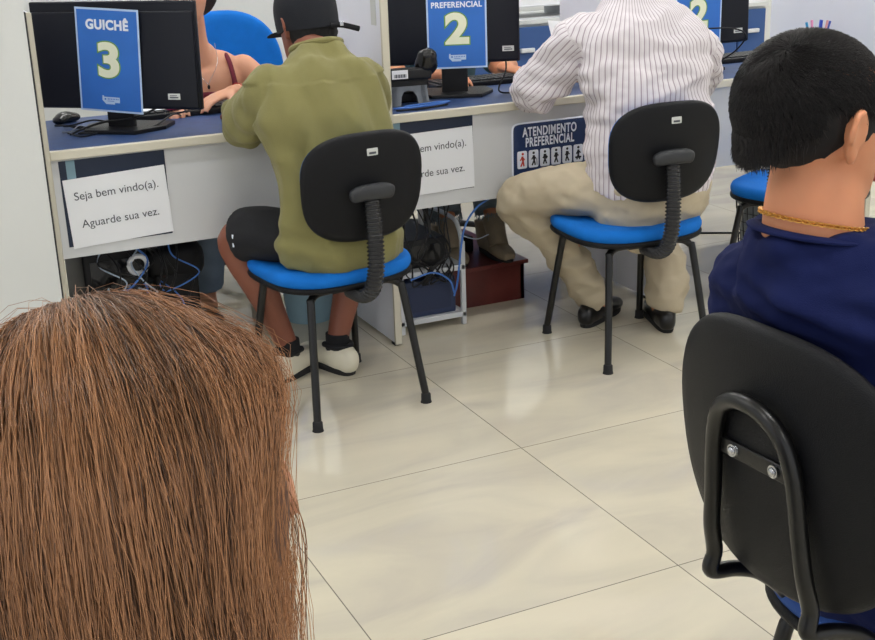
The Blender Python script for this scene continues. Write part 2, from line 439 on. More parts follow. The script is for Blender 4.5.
def desk(i, label):
    x0, x1 = DX[i]+.0125, DX[i+1]-.0125
    t = empty('service_desk', (x0, YF, 0)); W = x1-x0
    bm = newbm(); box(bm, .0, W, .022, .60, .748, .772, .002); obj('desktop', bm, DESKB, t, smooth=False)
    bm = newbm(); box(bm, .0, W, .0, .0215, .746, .7725, .004); obj('front_edging', bm, EDGE, t, smooth=False)
    bm = newbm(); box(bm, .0, W, .02, .038, .453, .747, .001); obj('modesty_panel', bm, LAM, t, smooth=False)
    return tag(t, label, 'desk', 'service desks')
desk(0, 'service desk holding the sign with the number 3')
desk(1, 'service desk holding the black desk phone and the middle monitor')
desk(2, 'service desk behind the man in the striped shirt and the navy t-shirt man')

# ------------------------------------------------------------------ papers and signs
def poster(x, z, wd, hh, tilt, label, y):
    t = empty('welcome_notice', (x, y, z)); t.rotation_euler = (0, tilt, 0)
    return t
def welcome(x, zc, tilt, label, y=YF+.0195, dark_w=.305, split=True):
    # dark poster behind
    b = newbm(); box(b, -dark_w/2, dark_w/2, -.0012, 0, -.128, .125); p = obj('backing_poster', b, NAVYP, None, smooth=False)
    p.location = (x-.004, y, zc+.005); p.rotation_euler = (0, tilt*.1, 0)
    tag(p, 'dark blue poster behind '+label, 'poster', 'dark posters on the counter front')
    if True:
        b = newbm(); box(b, -dark_w/2+.02, -dark_w/2+.045, -.0016, -.0012, .03, .125); obj('band', b, mat('pale_blue_ink', (120, 150, 165), .6), p, smooth=False)
    b = newbm(); box(b, -.148, .148, -.0010, 0, -.103, .101); s = obj('welcome_notice', b, WHITEP, None, smooth=False)
    s.location = (x, y-.0022, zc-.02); s.rotation_euler = (0, tilt, 0)
    text('lettering', 'Seja bem vindo(a).', .0335, INK, s, (0, -.0014, .048), thick=.0002)
    text('lettering', 'Aguarde sua vez.', .0335, INK, s, (-.0, -.0014, -.035), thick=.0002)
    return tag(s, label, 'notice', 'welcome notices')
welcome(.652, .610, -.045, 'white welcome notice taped under the first desk')
welcome(1.672, .625, -.02, 'white welcome notice partly hidden behind the green sweatshirt man\'s chair')

# preferencial sign
def pref_sign():
    b = newbm(); o_ = superell(.335, .235, 14, 64); outline_slab(b, o_, .0, -.004, .0012)
    s = obj('priority_sign', b, WHITEI, None)
    s.location = (2.132, YF+.0195, .582); s.rotation_euler = (0, -.0, 0)
    b = newbm(); outline_slab(b, superell(.325, .225, 16, 64), -.004, -.0055, .0004); obj('face', b, NAVYS, s)
    text('lettering', 'ATENDIMENTO', .043, WHITEI, s, (-.022, -.006, .083), bold=.0012, sx=.64, space=1.12, thick=.0003)
    text('lettering', 'PREFERENCIAL', .043, WHITEI, s, (-.022, -.006, .048), bold=.0012, sx=.61, space=1.12, thick=.0003)
    for k in range(7):
        x = -.130+k*.0440
        b = newbm(); outline_slab(b, [(u+x, v-.008) for u, v in superell(.038, .060, 8, 28)], -.0052, -.0062, .0003); obj('pictogram_tile', b, WHITEI, s)
        b = newbm(); d0, d1 = -.0062, -.0068
        def fig(pts, r):
            for a, c in zip(pts, pts[1:]):
                dx, dz = c[0]-a[0], c[1]-a[1]; L = math.hypot(dx, dz); nx, nz = -dz/L*r, dx/L*r
                vs = [b.verts.new((x+px_, d0_, -.008+pz_)) for d0_ in (d0, d1) for px_, pz_ in ((a[0]+nx, a[1]+nz), (a[0]-nx, a[1]-nz), (c[0]-nx, c[1]-nz), (c[0]+nx, c[1]+nz))]
                for f in ((0, 1, 2, 3), (7, 6, 5, 4), (0, 4, 5, 1), (1, 5, 6, 2), (2, 6, 7, 3), (3, 7, 4, 0)): b.faces.new([vs[i] for i in f])
        outline_slab(b, [(u+x+(.002 if k == 0 else 0), v+.012) for u, v in superell(.009, .009, 2, 14)], d0, d1, .0001)
        lean = (.006, .004, 0, 0, -.003, 0, 0)[k]
        fig([(0, .012), (lean*.5, -.004)], .0052 if k in (2, 3, 4) else .004)
        fig([(lean*.5, -.004), (-.006, -.022)], .0026); fig([(lean*.5, -.004), (.006, -.022)], .0026)
        fig([(0, .01), (-.008, -.002)], .002); fig([(0, .01), (.009, .0)], .002)
        if k == 1: fig([(.012, 0), (.013, -.022)], .001)
        if k == 2: fig([(.003, .002), (.009, -.002)], .005)
        if k == 5: fig([(-.012, -.014), (.012, -.014)], .003)
        obj('pictogram', b, REDI if k == 0 else mat('black_ink', (30, 34, 44), .6), s, smooth=False)
    g3 = random.Random(3); b = newbm()
    for zz, xa, xb in ((-.062, -.145, -.01), (-.078, -.125, -.03)):
        x = xa
        while x < xb:
            l = g3.uniform(.004, .012); box(b, x, x+l, -.0059, -.0055, zz-.0018, zz+.0018); x += l+.003
    obj('small_print', b, SIGNE, s, smooth=False)
    return tag(s, 'dark blue priority service sign with white tiles of figures', 'sign')
pref_sign()

# ------------------------------------------------------------------ monitors with paper number signs
def monitor(loc, rz, W, Hh, zb, label, sticker=(.18, .04), stand=True, tilt=-.03):
    """local: back face looks along -Y. loc = centre of back shell bottom on the desk (x,y)"""
    t = empty('computer_monitor', (loc[0], loc[1], .772), rz); z0 = zb-.772
    R = Matrix.Translation((0, 0, z0))@Matrix.Rotation(tilt, 4, 'X')
    bm = newbm(); box(bm, -W/2, W/2, 0, .018, 0, Hh, .005, R); obj('screen_frame', bm, MONB, t)
    bm = newbm(); box(bm, -W/2+.004, W/2-.004, -.012, .001, .004, Hh-.03, .006, R); obj('back_cover', bm, MONB, t)
    bm = newbm(); box(bm, -W/2+.01, W/2-.01, .018, .0195, .014, Hh-.01, 0, R); obj('screen', bm, mat('lit_screen', (190, 205, 225), .3, emis=.6), t, smooth=False)
    bm = newbm(); box(bm, sticker[0]-.02, sticker[0]+.02, -.0132, -.0122, sticker[1]-.009, sticker[1]+.009, 0, R); st = obj('asset_sticker', bm, STK, t, smooth=False, label='white asset sticker')
    bm = newbm(); box(bm, sticker[0]-.014, sticker[0]+.014, -.0136, -.0131, sticker[1]-.0045, sticker[1]-.001, 0, R); box(bm, sticker[0]-.014, sticker[0]+.01, -.0136, -.0131, sticker[1]+.002, sticker[1]+.004, 0, R); obj('print', bm, INK, st, smooth=False)
    bm = newbm()
    box(bm, -.045, .045, .0, .016, .006, .17+z0, .003); obj('stand_neck', bm, BLK, t)
    bm = newbm(); pts = [(-.135, .03), (-.085, -.075), (.085, -.075), (.135, .03), (.12, .12), (-.12, .12)]
    outline_slab(bm, pts, .0, .012, .002, fn=lambda u, v, d: Vector((u, v, d))); obj('stand_base', bm, BLK, t, angle=.4)
    return tag(t, label, 'monitor', 'monitors on the desks')
def number_sign(mon_loc, rz, off, zb, tilt, num, head, label, z0=0, wd=.21, hh=.297, gap=.108, nz=.172):
    t_loc = Vector((mon_loc[0], mon_loc[1], zb))+Matrix.Rotation(rz, 3, 'Z')@Vector((off[0], -.0145, off[1]))
    b = newbm(); box(b, -wd/2, wd/2, -.0008, 0, 0, hh); s = obj('number_sign', b, SIGNE, None, smooth=False)
    s.location = t_loc; s.rotation_euler = (tilt[0], tilt[1], rz)
    b = newbm(); box(b, -wd/2+.006, wd/2-.006, -.0014, -.0008, .006, hh-.006); obj('printed_face', b, SIGNB, s, smooth=False)
    text('lettering', head, .039 if len(head) < 8 else .026, WHITEI, s, (0, -.0022, hh-nz+gap), bold=.0016 if len(head) < 8 else .0008, thick=.0003, space=1.08, sx=.95)
    text('numeral_outline', num, .138, GREENI, s, (0, -.0018, hh-nz), bold=.0088, thick=.0002, sx=1.18)
    text('numeral', num, .138, CREAM, s, (0, -.0026, hh-nz), bold=.0052, thick=.0003, sx=1.18)
    # small printed emblem: a band with a fine line of lettering
    # small pale emblem: pointed block with a dark dot and fine strokes
    b = newbm(); vs = [b.verts.new((x, y, z)) for y in (-.0014, -.0018) for x, z in ((-.030, .036), (-.018, .024), (.012, .024), (.012, .029), (.029, .029), (.029, .046), (-.024, .046), (-.024, .050), (-.029, .050))]
    n = 9; b.faces.new(vs[:n][::-1]); b.faces.new(vs[n:])
    for k in range(n): b.faces.new((vs[k], vs[(k+1) % n], vs[n+(k+1) % n], vs[n+k]))
    bmesh.ops.recalc_face_normals(b, faces=b.faces[:]); em = obj('emblem', b, SIGNE, s, smooth=False)
    b = newbm(); box(b, -.022, -.017, -.0022, -.0018, .037, .042); box(b, -.012, .010, -.0022, -.0018, .033, .0345)
    for k in range(7): box(b, -.011+k*.0055, -.0085+k*.0055, -.0022, -.0018, .038, .042)
    obj('emblem_strokes', b, SIGNB, em, smooth=False)
    return tag(s, label, 'sign', 'blue number signs')
A1 = math.radians(-41); A2 = math.radians(-21)
m1 = (.730, 3.865)
monitor(m1, A1, .555, .320, .838, 'black monitor turned towards the pillar, carrying the sign with the number 3', (.195, .04))
number_sign(m1, A1, (-.018, .0), .830, (0, .06), '3', 'GUICHÊ', 'blue paper sign with the number 3 on the first monitor', hh=.31, wd=.212, nz=.158)
m2 = (1.885, 3.885)
monitor(m2, A2, .455, .335, .880, 'black monitor behind the desk phone, carrying a number 2 sign', (.185, .045))
number_sign(m2, A2, (.010, -.015), .880, (0, .0), '2', 'PREFERENCIAL', 'blue paper sign with the number 2 on the monitor behind the desk phone', hh=.30, wd=.205, gap=.084)
m3 = (2.905, 3.90)
monitor(m3, 0, .49, .33, .862, 'black monitor behind the shoulder of the man in the striped shirt', (.19, .045))
number_sign(m3, 0, (.0, -.012), .862, (0, 0), '2', 'PREFERENCIAL', 'blue paper sign with the number 2 behind the striped shirt man\'s shoulder', hh=.30, gap=.084)

# ------------------------------------------------------------------ office chairs (four-legged, black shell, blue pad)
def back_outline(W, H_): return superell(W, H_, 2.9, 56, taper=.04)
def customer_chair(name='customer_chair'):
    t = empty(name)
    # local: faces +Y, sitter looks to +Y; back at -Y
    bm = newbm()
    def seatf(u, v, d):
        droop = -.018*max(0, (v-.10)/.11)**2
        return Vector((u, v+.01, d+droop-.02*(u/.22)**2*0+.006*(abs(u)/.21)**2))
    outline_slab(bm, superell(.445, .40, 3.2, 56), .392, .434, .016, fn=seatf); obj('seat_cushion', bm, BLUES, t)
    bm = newbm(); outline_slab(bm, superell(.447, .402, 3.2, 56), .380, .398, .007, fn=seatf); obj('seat_shell', bm, SHELLB, t)
    # legs
    for sx in (-1, 1):
        for sy in (-1, 1):
            bm = newbm(); fx, fy = sx*.18, sy*.215
            tube(bm, [(sx*.06, sy*.125, .374), (sx*.115, sy*.135, .374), (sx*.143, sy*.148, .360), (sx*.150, sy*.160, .33), (fx, fy, .022)], .0115, 12, 5, cap='round')
            lg = obj('leg', bm, TUBE, t)
            bm = newbm(); lathe(bm, [(.011, .03), (.0145, .026), (.015, .006), (.017, .0)], (fx, fy, 0), 16); bmesh.ops.recalc_face_normals(bm, faces=bm.faces[:]); obj('foot_cap', bm, RUBBER, lg)
    bm = newbm(); box(bm, -.07, .07, -.14, .14, .364, .380, .003); obj('mount_plate', bm, TUBE, t)
    # spine
    sp_pts = [(.0, -.02, .365), (.0, -.13, .358), (0, -.200, .362), (.004, -.240, .39), (.010, -.256, .45), (.012, -.256, .54), (.012, -.250, .62), (.012, -.245, .667)]
    S = catmull(sp_pts, 14)
    bm = newbm(); rad = []
    acc = 0; pts = []
    dense = catmull(sp_pts, 40); L = [0]
    for a, b in zip(dense, dense[1:]): L.append(L[-1]+np.linalg.norm(b-a))
    L = np.array(L); tot = L[-1]; D = np.array(dense); step = .0022; s = .10
    step = .0115/6
    while s < tot:
        p = np.array([np.interp(s, L, D[:, k]) for k in range(3)]); ph = (s/.0115) % 1
        r = .0215+.0052*max(0, math.sin(ph*2*PI)); pts.append(Vector(p)); rad.append((r, r*.8)); s += step
    sweep(bm, pts, rad, ref=(1, 0, 0), seg=18, cap='flat'); obj('bellows', bm, mat('bellows_rubber', (34, 35, 38), .27), t, angle=.5)
    bm = newbm(); 
    limb(bm, [(-.044, -.254, .664, .014, .019), (-.021, -.258, .669, .015, .022), (.044, -.258, .669, .015, .022), (.066, -.254, .664, .014, .019)], ref=(0, 1, 0), n=4, power=2.6); obj('bracket', bm, GREYD, t)
    # backrest, tilted
    def bf(u, v, d):
        y = -.205-d+.035*(u/.17)**2*1.0 - .10*v + .05*(v/.155)**2*.3
        return Vector((u+.022, y, .674+v))
    ou = back_outline(.378, .307)
    bm = newbm(); outline_slab(bm, ou, .006, .03, .010, fn=bf); obj('back_shell', bm, SHELLB, t)
    bm = newbm(); outline_slab(bm, [(u*.95, v*.95) for u, v in ou], -.020, .008, .012, fn=bf); obj('back_pad', bm, BLUES, t)
    bm = newbm()
    def stf(u, v, d):
        p = bf(u, v, .0305+d); return p
    outline_slab(bm, [(u+.004, v+.10) for u, v in superell(.034, .020, 12, 16)], 0, .001, .0002, fn=stf); st = obj('asset_sticker', bm, STK, t, label='white asset sticker')
    bm = newbm(); outline_slab(bm, [(u+.004, v+.097) for u, v in superell(.022, .006, 12, 12)], .001, .0014, .0001, fn=stf); obj('print', bm, INK, st)
    return t
ch = customer_chair(); ch.location = (1.184, 3.31, 0); ch.rotation_euler = (0, 0, math.radians(7))
tag(ch, 'blue and black four-legged chair under the man in the green sweatshirt', 'chair', 'customer chairs')
ch2 = copy_tree(ch); ch2.location = (2.175, 3.25, 0); ch2.rotation_euler = (0, 0, math.radians(-4))
tag(ch2, 'blue and black four-legged chair under the man in the striped shirt', 'chair', 'customer chairs')
ch3 = copy_tree(ch); ch3.location = (3.30, 3.92, 0)
ch3.location = (2.95, 3.335, 0); ch3.rotation_euler = (0, 0, math.radians(-62))
tag(ch3, 'empty blue chair half hidden behind the navy t-shirt man\'s neck', 'chair', 'customer chairs')

# ------------------------------------------------------------------ bow-frame waiting chair (navy man)
def waiting_chair():
    """local: sitter looks to +Y, back at -Y; black shell back, tube hoop behind it"""
    t = empty('waiting_chair')
    def seatf(u, v, d): return Vector((u, v+.12, d+.01*(abs(u)/.23)**2-.02*max(0, (v-.1)/.12)**2))
    bm = newbm(); outline_slab(bm, superell(.42, .42, 3.2, 56), .405, .452, .018, fn=seatf); obj('seat_cushion', bm, mat('royal_blue_fabric', (26, 74, 150), .75, bump=.6, bscale=900), t)
    bm = newbm(); outline_slab(bm, superell(.425, .425, 3.2, 56), .390, .410, .009, fn=seatf); obj('seat_shell', bm, SHELLB, t)
    LN = .12
    def bf(u, v, d): return Vector((u, -.218-d+.05*(u/.22)**2-LN*v+.02*(v/.2)**2, .714+v))
    ou = superell(.395, .378, 2.6, 64, taper=.06)
    bm = newbm(); outline_slab(bm, ou, .0, .024, .011, fn=bf); obj('back_shell', bm, SHELLB, t)
    bm = newbm(); outline_slab(bm, [(u*.93, v*.93) for u, v in ou], -.020, .004, .012, fn=bf); obj('back_pad', bm, MATS['royal_blue_fabric'], t)
    def hp(u, z, extra=.0):
        v = z-.722; return (u, -.218-LN*v+.05*(u/.22)**2-.036-extra, z)
    hf = [(.165, .14, .378), (.150, .02, .380), (.120, -.04, .40), (.100, -.09, .45), (.094, -.140, .492), (.093, -.185, .511), (.092, -.228, .522), hp(.090, .553), hp(.086, .60, .004), hp(.079, .66, .002), hp(.072, .73), hp(.057, .778), hp(.030, .802)]
    pts = [(-x, y, z) for x, y, z in hf]+[hp(0, .808)]+hf[::-1]
    bm = newbm(); tube(bm, pts, .0115, 14, 7, cap='round'); obj('back_hoop', bm, TUBE, t)
    bm = newbm(); yb = hp(.06, .728, -.006)[1]
    box(bm, -.062, .062, yb-.003, yb+.007, .717, .739, .002); obj('cross_bracket', bm, TUBE, t)
    for u in (-.037, .037):
        bm = newbm(); p = (u, yb-.005, .728); bmesh.ops.create_cone(bm, segments=20, radius1=.0095, radius2=.0085, depth=.003, cap_ends=True, matrix=Matrix.Translation(p)@Matrix.Rotation(PI/2, 4, 'X'))
        bmesh.ops.create_uvsphere(bm, u_segments=12, v_segments=8, radius=.006, matrix=Matrix.Translation((p[0], p[1]-.002, p[2]))@Matrix.Diagonal((1, .6, 1, 1))); obj('bolt', bm, STEEL, t)
    for sx in (-1, 1):
        for sy in (-1, 1):
            bm = newbm(); tube(bm, [(sx*.09, .09+sy*.10, .382), (sx*.115, .09+sy*.13, .370), (sx*.122, .09+sy*.15, .33), (sx*.14, .09+sy*.195, .015)], .0125, 12, 6, cap='round'); lg = obj('leg', bm, TUBE, t)
            bm = newbm(); lathe(bm, [(.012, .03), (.016, .026), (.017, .0)], (sx*.14, .09+sy*.197, 0), 16); bmesh.ops.recalc_face_normals(bm, faces=bm.faces[:]); obj('foot_cap', bm, RUBBER, lg)
    return t
NC = (1.19, 1.13); NYAW = math.radians(-87)
wc = waiting_chair(); wc.location = (*NC, 0); wc.rotation_euler = (0, 0, NYAW)
tag(wc, 'black backed waiting chair with tube hoop under the man in the navy t-shirt', 'chair', 'waiting chairs')

# ------------------------------------------------------------------ people
def Rz(a): return Matrix.Rotation(a, 3, 'Z')
def head_bm(bm, c, R, s=1.0, ears=True, nose=True):
    """c = head centre (level of ears). R 3x3 orientation, face to +Y"""
    c = Vector(c)
    secs = [(-.118, .020, .080, .030), (-.108, .036, .092, .010), (-.085, .052, .096, -.020), (-.055, .062, .096, -.052), (-.02, .069, .095, -.082), (.02, .0745, .096, -.098), (.055, .077, .093, -.102), (.085, .073, .082, -.095), (.107, .058, .058, -.075), (.120, .033, .025, -.045)]
    S = catmull(secs, 3); seg = 24; rings = []
    for (z, w_, yf, yb) in S:
        cy = (yf+yb)/2; hy = (yf-yb)/2; ring = []
        for k in range(seg):
            a = 2*PI*k/seg; x = w_*math.copysign(abs(math.cos(a))**.85, math.cos(a)); y = cy+hy*math.sin(a)
            ring.append(bm.verts.new(c+R@Vector((x*s, y*s, z*s))))
        rings.append(ring)
    for a, b in zip(rings, rings[1:]):
        for k in range(seg): bm.faces.new((a[k], a[(k+1) % seg], b[(k+1) % seg], b[k]))
    bm.faces.new(list(reversed(rings[0]))); bm.faces.new(rings[-1])
    if nose:
        limb(bm, [tuple(c+R@Vector((0, .088*s, .025*s)))+(.008*s, .008*s), tuple(c+R@Vector((0, .103*s, -.005*s)))+(.010*s, .010*s), tuple(c+R@Vector((0, .112*s, -.028*s)))+(.0135*s, .012*s)], n=3, seg=10)
        for sx in (-1, 1): ellipsoid(bm, c+R@Vector((sx*.012*s, .102*s, -.032*s)), (.008*s, .008*s, .007*s), u=8, v=6)
        ellipsoid(bm, c+R@Vector((0, .094*s, -.062*s)), (.024*s, .012*s, .008*s), R, 12, 8)
        for sx in (-1, 1): ellipsoid(bm, c+R@Vector((sx*.032*s, .086*s, .032*s)), (.02*s, .012*s, .006*s), R, 10, 8)
def ear_bm(bm, c, R, s=1.0, sides=(-1, 1), p=None):
    c = Vector(c)
    for sx in sides:
        E_ = R@Matrix.Rotation(sx*.45, 3, 'Z')@Matrix.Rotation(-.2, 3, 'X')
        ec = c+R@Vector((sx*.0785*(p or s), -.004*s, .0))
        ellipsoid(bm, ec, (.006*s, .016*s, .028*s), E_, 12, 10)
        # helix rim
        pts = []
        for k in range(10):
            a = -1.9+k*.42
            hp_ = ec+E_@Vector((sx*.006*s, -.016*s*math.sin(a+.2)*1.0-.002*s, .029*s*math.cos(a-.0)))
            pts.append(tuple(hp_)+(.0042*s, .0042*s))
        limb(bm, pts, n=2, seg=8)
        ellipsoid(bm, ec+E_@Vector((sx*.002*s, .006*s, -.026*s)), (.006*s, .009*s, .010*s), E_, 8, 8)
        ellipsoid(bm, ec+E_@Vector((sx*.002*s, .014*s, -.004*s)), (.005*s, .005*s, .009*s), E_, 8, 8)
def face_parts(parent, c, R, s=1.0):
    c = Vector(c)
    for sx in (-1, 1):
        bm = newbm(); ellipsoid(bm, c+R@Vector((sx*.031*s, .0865*s, .012*s)), (.0125*s, .0085*s, .0075*s), R, 14, 10); e = obj('eye', bm, EYEW, parent)
        bm = newbm(); ellipsoid(bm, c+R@Vector((sx*.031*s, .0925*s, .012*s)), (.0052*s, .0035*s, .0052*s), R, 10, 8); obj('iris', bm, EYEB, e)
        bm = newbm(); limb(bm, [tuple(c+R@Vector((sx*x*s, y*s, z*s)))+(.002*s, .0035*s) for x, y, z in ((.014, .097, .032), (.03, .096, .038), (.048, .086, .032))], n=3, seg=8); obj('eyebrow', bm, BROW, parent)
    bm = newbm(); ellipsoid(bm, c+R@Vector((0, .1045*s, -.058*s)), (.021*s, .005*s, .0038*s), R, 14, 8); ellipsoid(bm, c+R@Vector((0, .1035*s, -.066*s)), (.018*s, .005*s, .0045*s), R, 14, 8); obj('lips', bm, LIPS, parent)
def hand_bm(bm, wrist, fwd, palm_n, thumb_side, s=1.0, curl=.35, spread=.12):
    """wrist pos, fwd direction of fingers, palm_n = direction the palm faces; thumb_side = +1: thumb on fwd x palm_n side"""
    W = Vector(wrist); f = Vector(fwd).normalized(); n = Vector(palm_n); n = (n-f*n.dot(f)).normalized(); sd = f.cross(n).normalized()*thumb_side
    def P(a, b, c_): return W+(f*a+sd*b+n*c_)*s
    limb(bm, [tuple(P(-.03, 0, 0))+(.026*s, .019*s), tuple(P(.0, 0, 0))+(.027*s, .017*s), tuple(P(.035, 0, .0))+(.036*s, .0155*s), tuple(P(.075, 0, .0))+(.040*s, .0135*s), tuple(P(.09, -.002, .001))+(.037*s, .011*s)], ref=sd, n=3, seg=16)
    for i, (off, ln, r) in enumerate(((.029, .070, .0088), (.0095, .080, .009), (-.0105, .073, .0086), (-.029, .058, .0076))):
        a = spread*(1.5-i)*.5; d = (f*math.cos(a)+sd*math.sin(a)).normalized(); p = P(.072, off, 0); q = P(.090, off, .001)
        pts = [tuple(p)+(r*s, r*s)]; ang = curl*.5; cur = q
        for (fr, k) in ((.45, 0), (.30, 1), (.25, 2)):
            pts.append(tuple(cur)+(r*s*(1.06-.09*k), r*s*(1.06-.09*k)))
            dd = d*math.cos(ang)+n*math.sin(ang); cur = cur+dd*ln*fr*s; ang += curl
        pts.append(tuple(cur)+(r*s*.75, r*s*.75)); limb(bm, pts, ref=sd, n=3, seg=12)
    pts = [tuple(P(.012, .018, .004))+(.014*s, .013*s), tuple(P(.035, .040, .012))+(.013*s, .012*s), tuple(P(.060, .055, .020))+(.0105*s, .010*s), tuple(P(.083, .058, .026))+(.0085*s, .008*s)]
    limb(bm, pts, ref=n, n=3, seg=12)
def person(name, body_bm, voxel, skin, loc, rz, label, smooth=4):
    me = remesh(body_bm, voxel, smooth); o = obj_me(name, me, skin); o.location = loc; o.rotation_euler = (0, 0, rz)
    return tag(o, label, 'person')
def garment(name, bm, voxel, m, parent, disp=None, smooth=6, label=None):
    return obj_me(name, remesh(bm, voxel, smooth, disp), m, parent, label)
def hair_shell(name, HC, HR, s, m, parent, low=(0, -.042, -.028), low_r=(.070, .056, .062), vox=.005, dsp=None, zc=.034, rz=.103):
    g = newbm(); ellipsoid(g, Vector(HC)+HR@(Vector((0, -.012, zc))*s), (.0800*s, .104*s, rz*s), HR, 32, 22)
    ellipsoid(g, Vector(HC)+HR@(Vector(low)*s), tuple(x*s for x in low_r), HR, 24, 16)
    return garment(name, g, vox, m, parent, dsp or folds(.0012, 80, (1, 1, 1), False), 1)
def strand_head(c, R, s, N, length, keep, lay=.7, out=.2, k=5, seed=1, comb=(0, -.2, -1), whorl=None, lift=.004, curl=.0, zc=.034, rz=.101):
    """roots on cranium ellipsoid where keep(local dir)->True; laid along comb direction"""
    g = np.random.default_rng(seed); c = np.array(c); Rm = np.array(R)
    ax = np.array([.0795, .100, rz])*s; off = np.array([0, -.016, zc])*s
    d = g.normal(size=(N*3, 3)); d /= np.linalg.norm(d, axis=1, keepdims=True)
    d = d[keep(d)][:N]; n = len(d)
    p = d*ax+off; nrm = d/ax; nrm /= np.linalg.norm(nrm, axis=1, keepdims=True)
    cb = np.tile(np.array(comb, float), (n, 1))
    if whorl is not None:
        wv = np.array(whorl, float); wv /= np.linalg.norm(wv); away = d-wv; r_ = np.linalg.norm(away, axis=1, keepdims=True); away /= r_+1e-6
        swirl = np.cross(d, away); mix = np.clip(1.6-r_*1.2, 0, 1); cb = cb*(1-mix)*.7+away*(mix+.5)+swirl*mix*.7
    cb += g.normal(size=cb.shape)*.22
    cb -= nrm*(cb*nrm).sum(1, keepdims=True); cb /= np.linalg.norm(cb, axis=1, keepdims=True)+1e-9
    ln = length*s*g.uniform(.6, 1.15, size=(n, 1)); P = [p+nrm*.001]
    for j in range(1, k):
        dirn = cb*lay+nrm*out*(1-j/k); dirn /= np.linalg.norm(dirn, axis=1, keepdims=True)
        q = P[-1]+dirn*ln/(k-1)
        # keep outside
        e = (q-off)/ax; r = np.linalg.norm(e, axis=1, keepdims=True); q = np.where(r < 1+lift/.1, off+e/r*(1+lift/.1)*ax, q)
        P.append(q)
    P = np.stack(P, 1); return P@Rm.T+c
def shoe(parent, toe, heel, m, sole_m, h=.07, wdt=.045, name='shoe', high=.0, tilt=0):
    """toe/heel local (x,y,z) positions of sole ends at floor"""
    T = Vector(toe); H_ = Vector(heel); f = (T-H_); L = f.length; f.normalize(); sd = f.cross(Vector((0, 0, 1))).normalized(); u = sd.cross(f).normalized()
    bm = newbm()
    def P(a, z): return H_+f*(a*L)+u*z
    limb(bm, [tuple(P(.06, h*.48))+(wdt*.62, h*.44), tuple(P(.2, h*.52))+(wdt*.78, h*.50), tuple(P(.45, h*.42))+(wdt*.80, h*.40), tuple(P(.7, h*.34))+(wdt*1.0, h*.32), tuple(P(.88, h*.28))+(wdt*.85, h*.26), tuple(P(.93, h*.26))+(wdt*.7, h*.22)], ref=sd, n=4, seg=18, power=2.4)
    if high: limb(bm, [tuple(P(.18, h*.5))+(wdt*.8, .05), tuple(P(.16, h*.5+high*.5))+(wdt*.86, .048), tuple(P(.14, h*.5+high))+(wdt*.95, .052)], ref=sd, n=3, seg=18, caps=('round', 'flat'))
    o = garment(name, bm, .005, m, parent, smooth=3)
    bm = newbm(); n = 28; prof = []
    for k in range(n):
        a = 2*PI*k/n; x = .5+.5*math.cos(a); w_ = wdt*(.78+.28*math.exp(-((x-.72)/.22)**2))*abs(math.sin(a))**.75*(1 if math.sin(a) >= 0 else -1)
        prof.append((x, w_))
    outline_slab(bm, [(x*L, w_) for x, w_ in prof], 0.0, .02, .003, fn=lambda a, b, d: H_+f*a+sd*b+u*d)
    obj('sole', bm, sole_m, o)
    return o

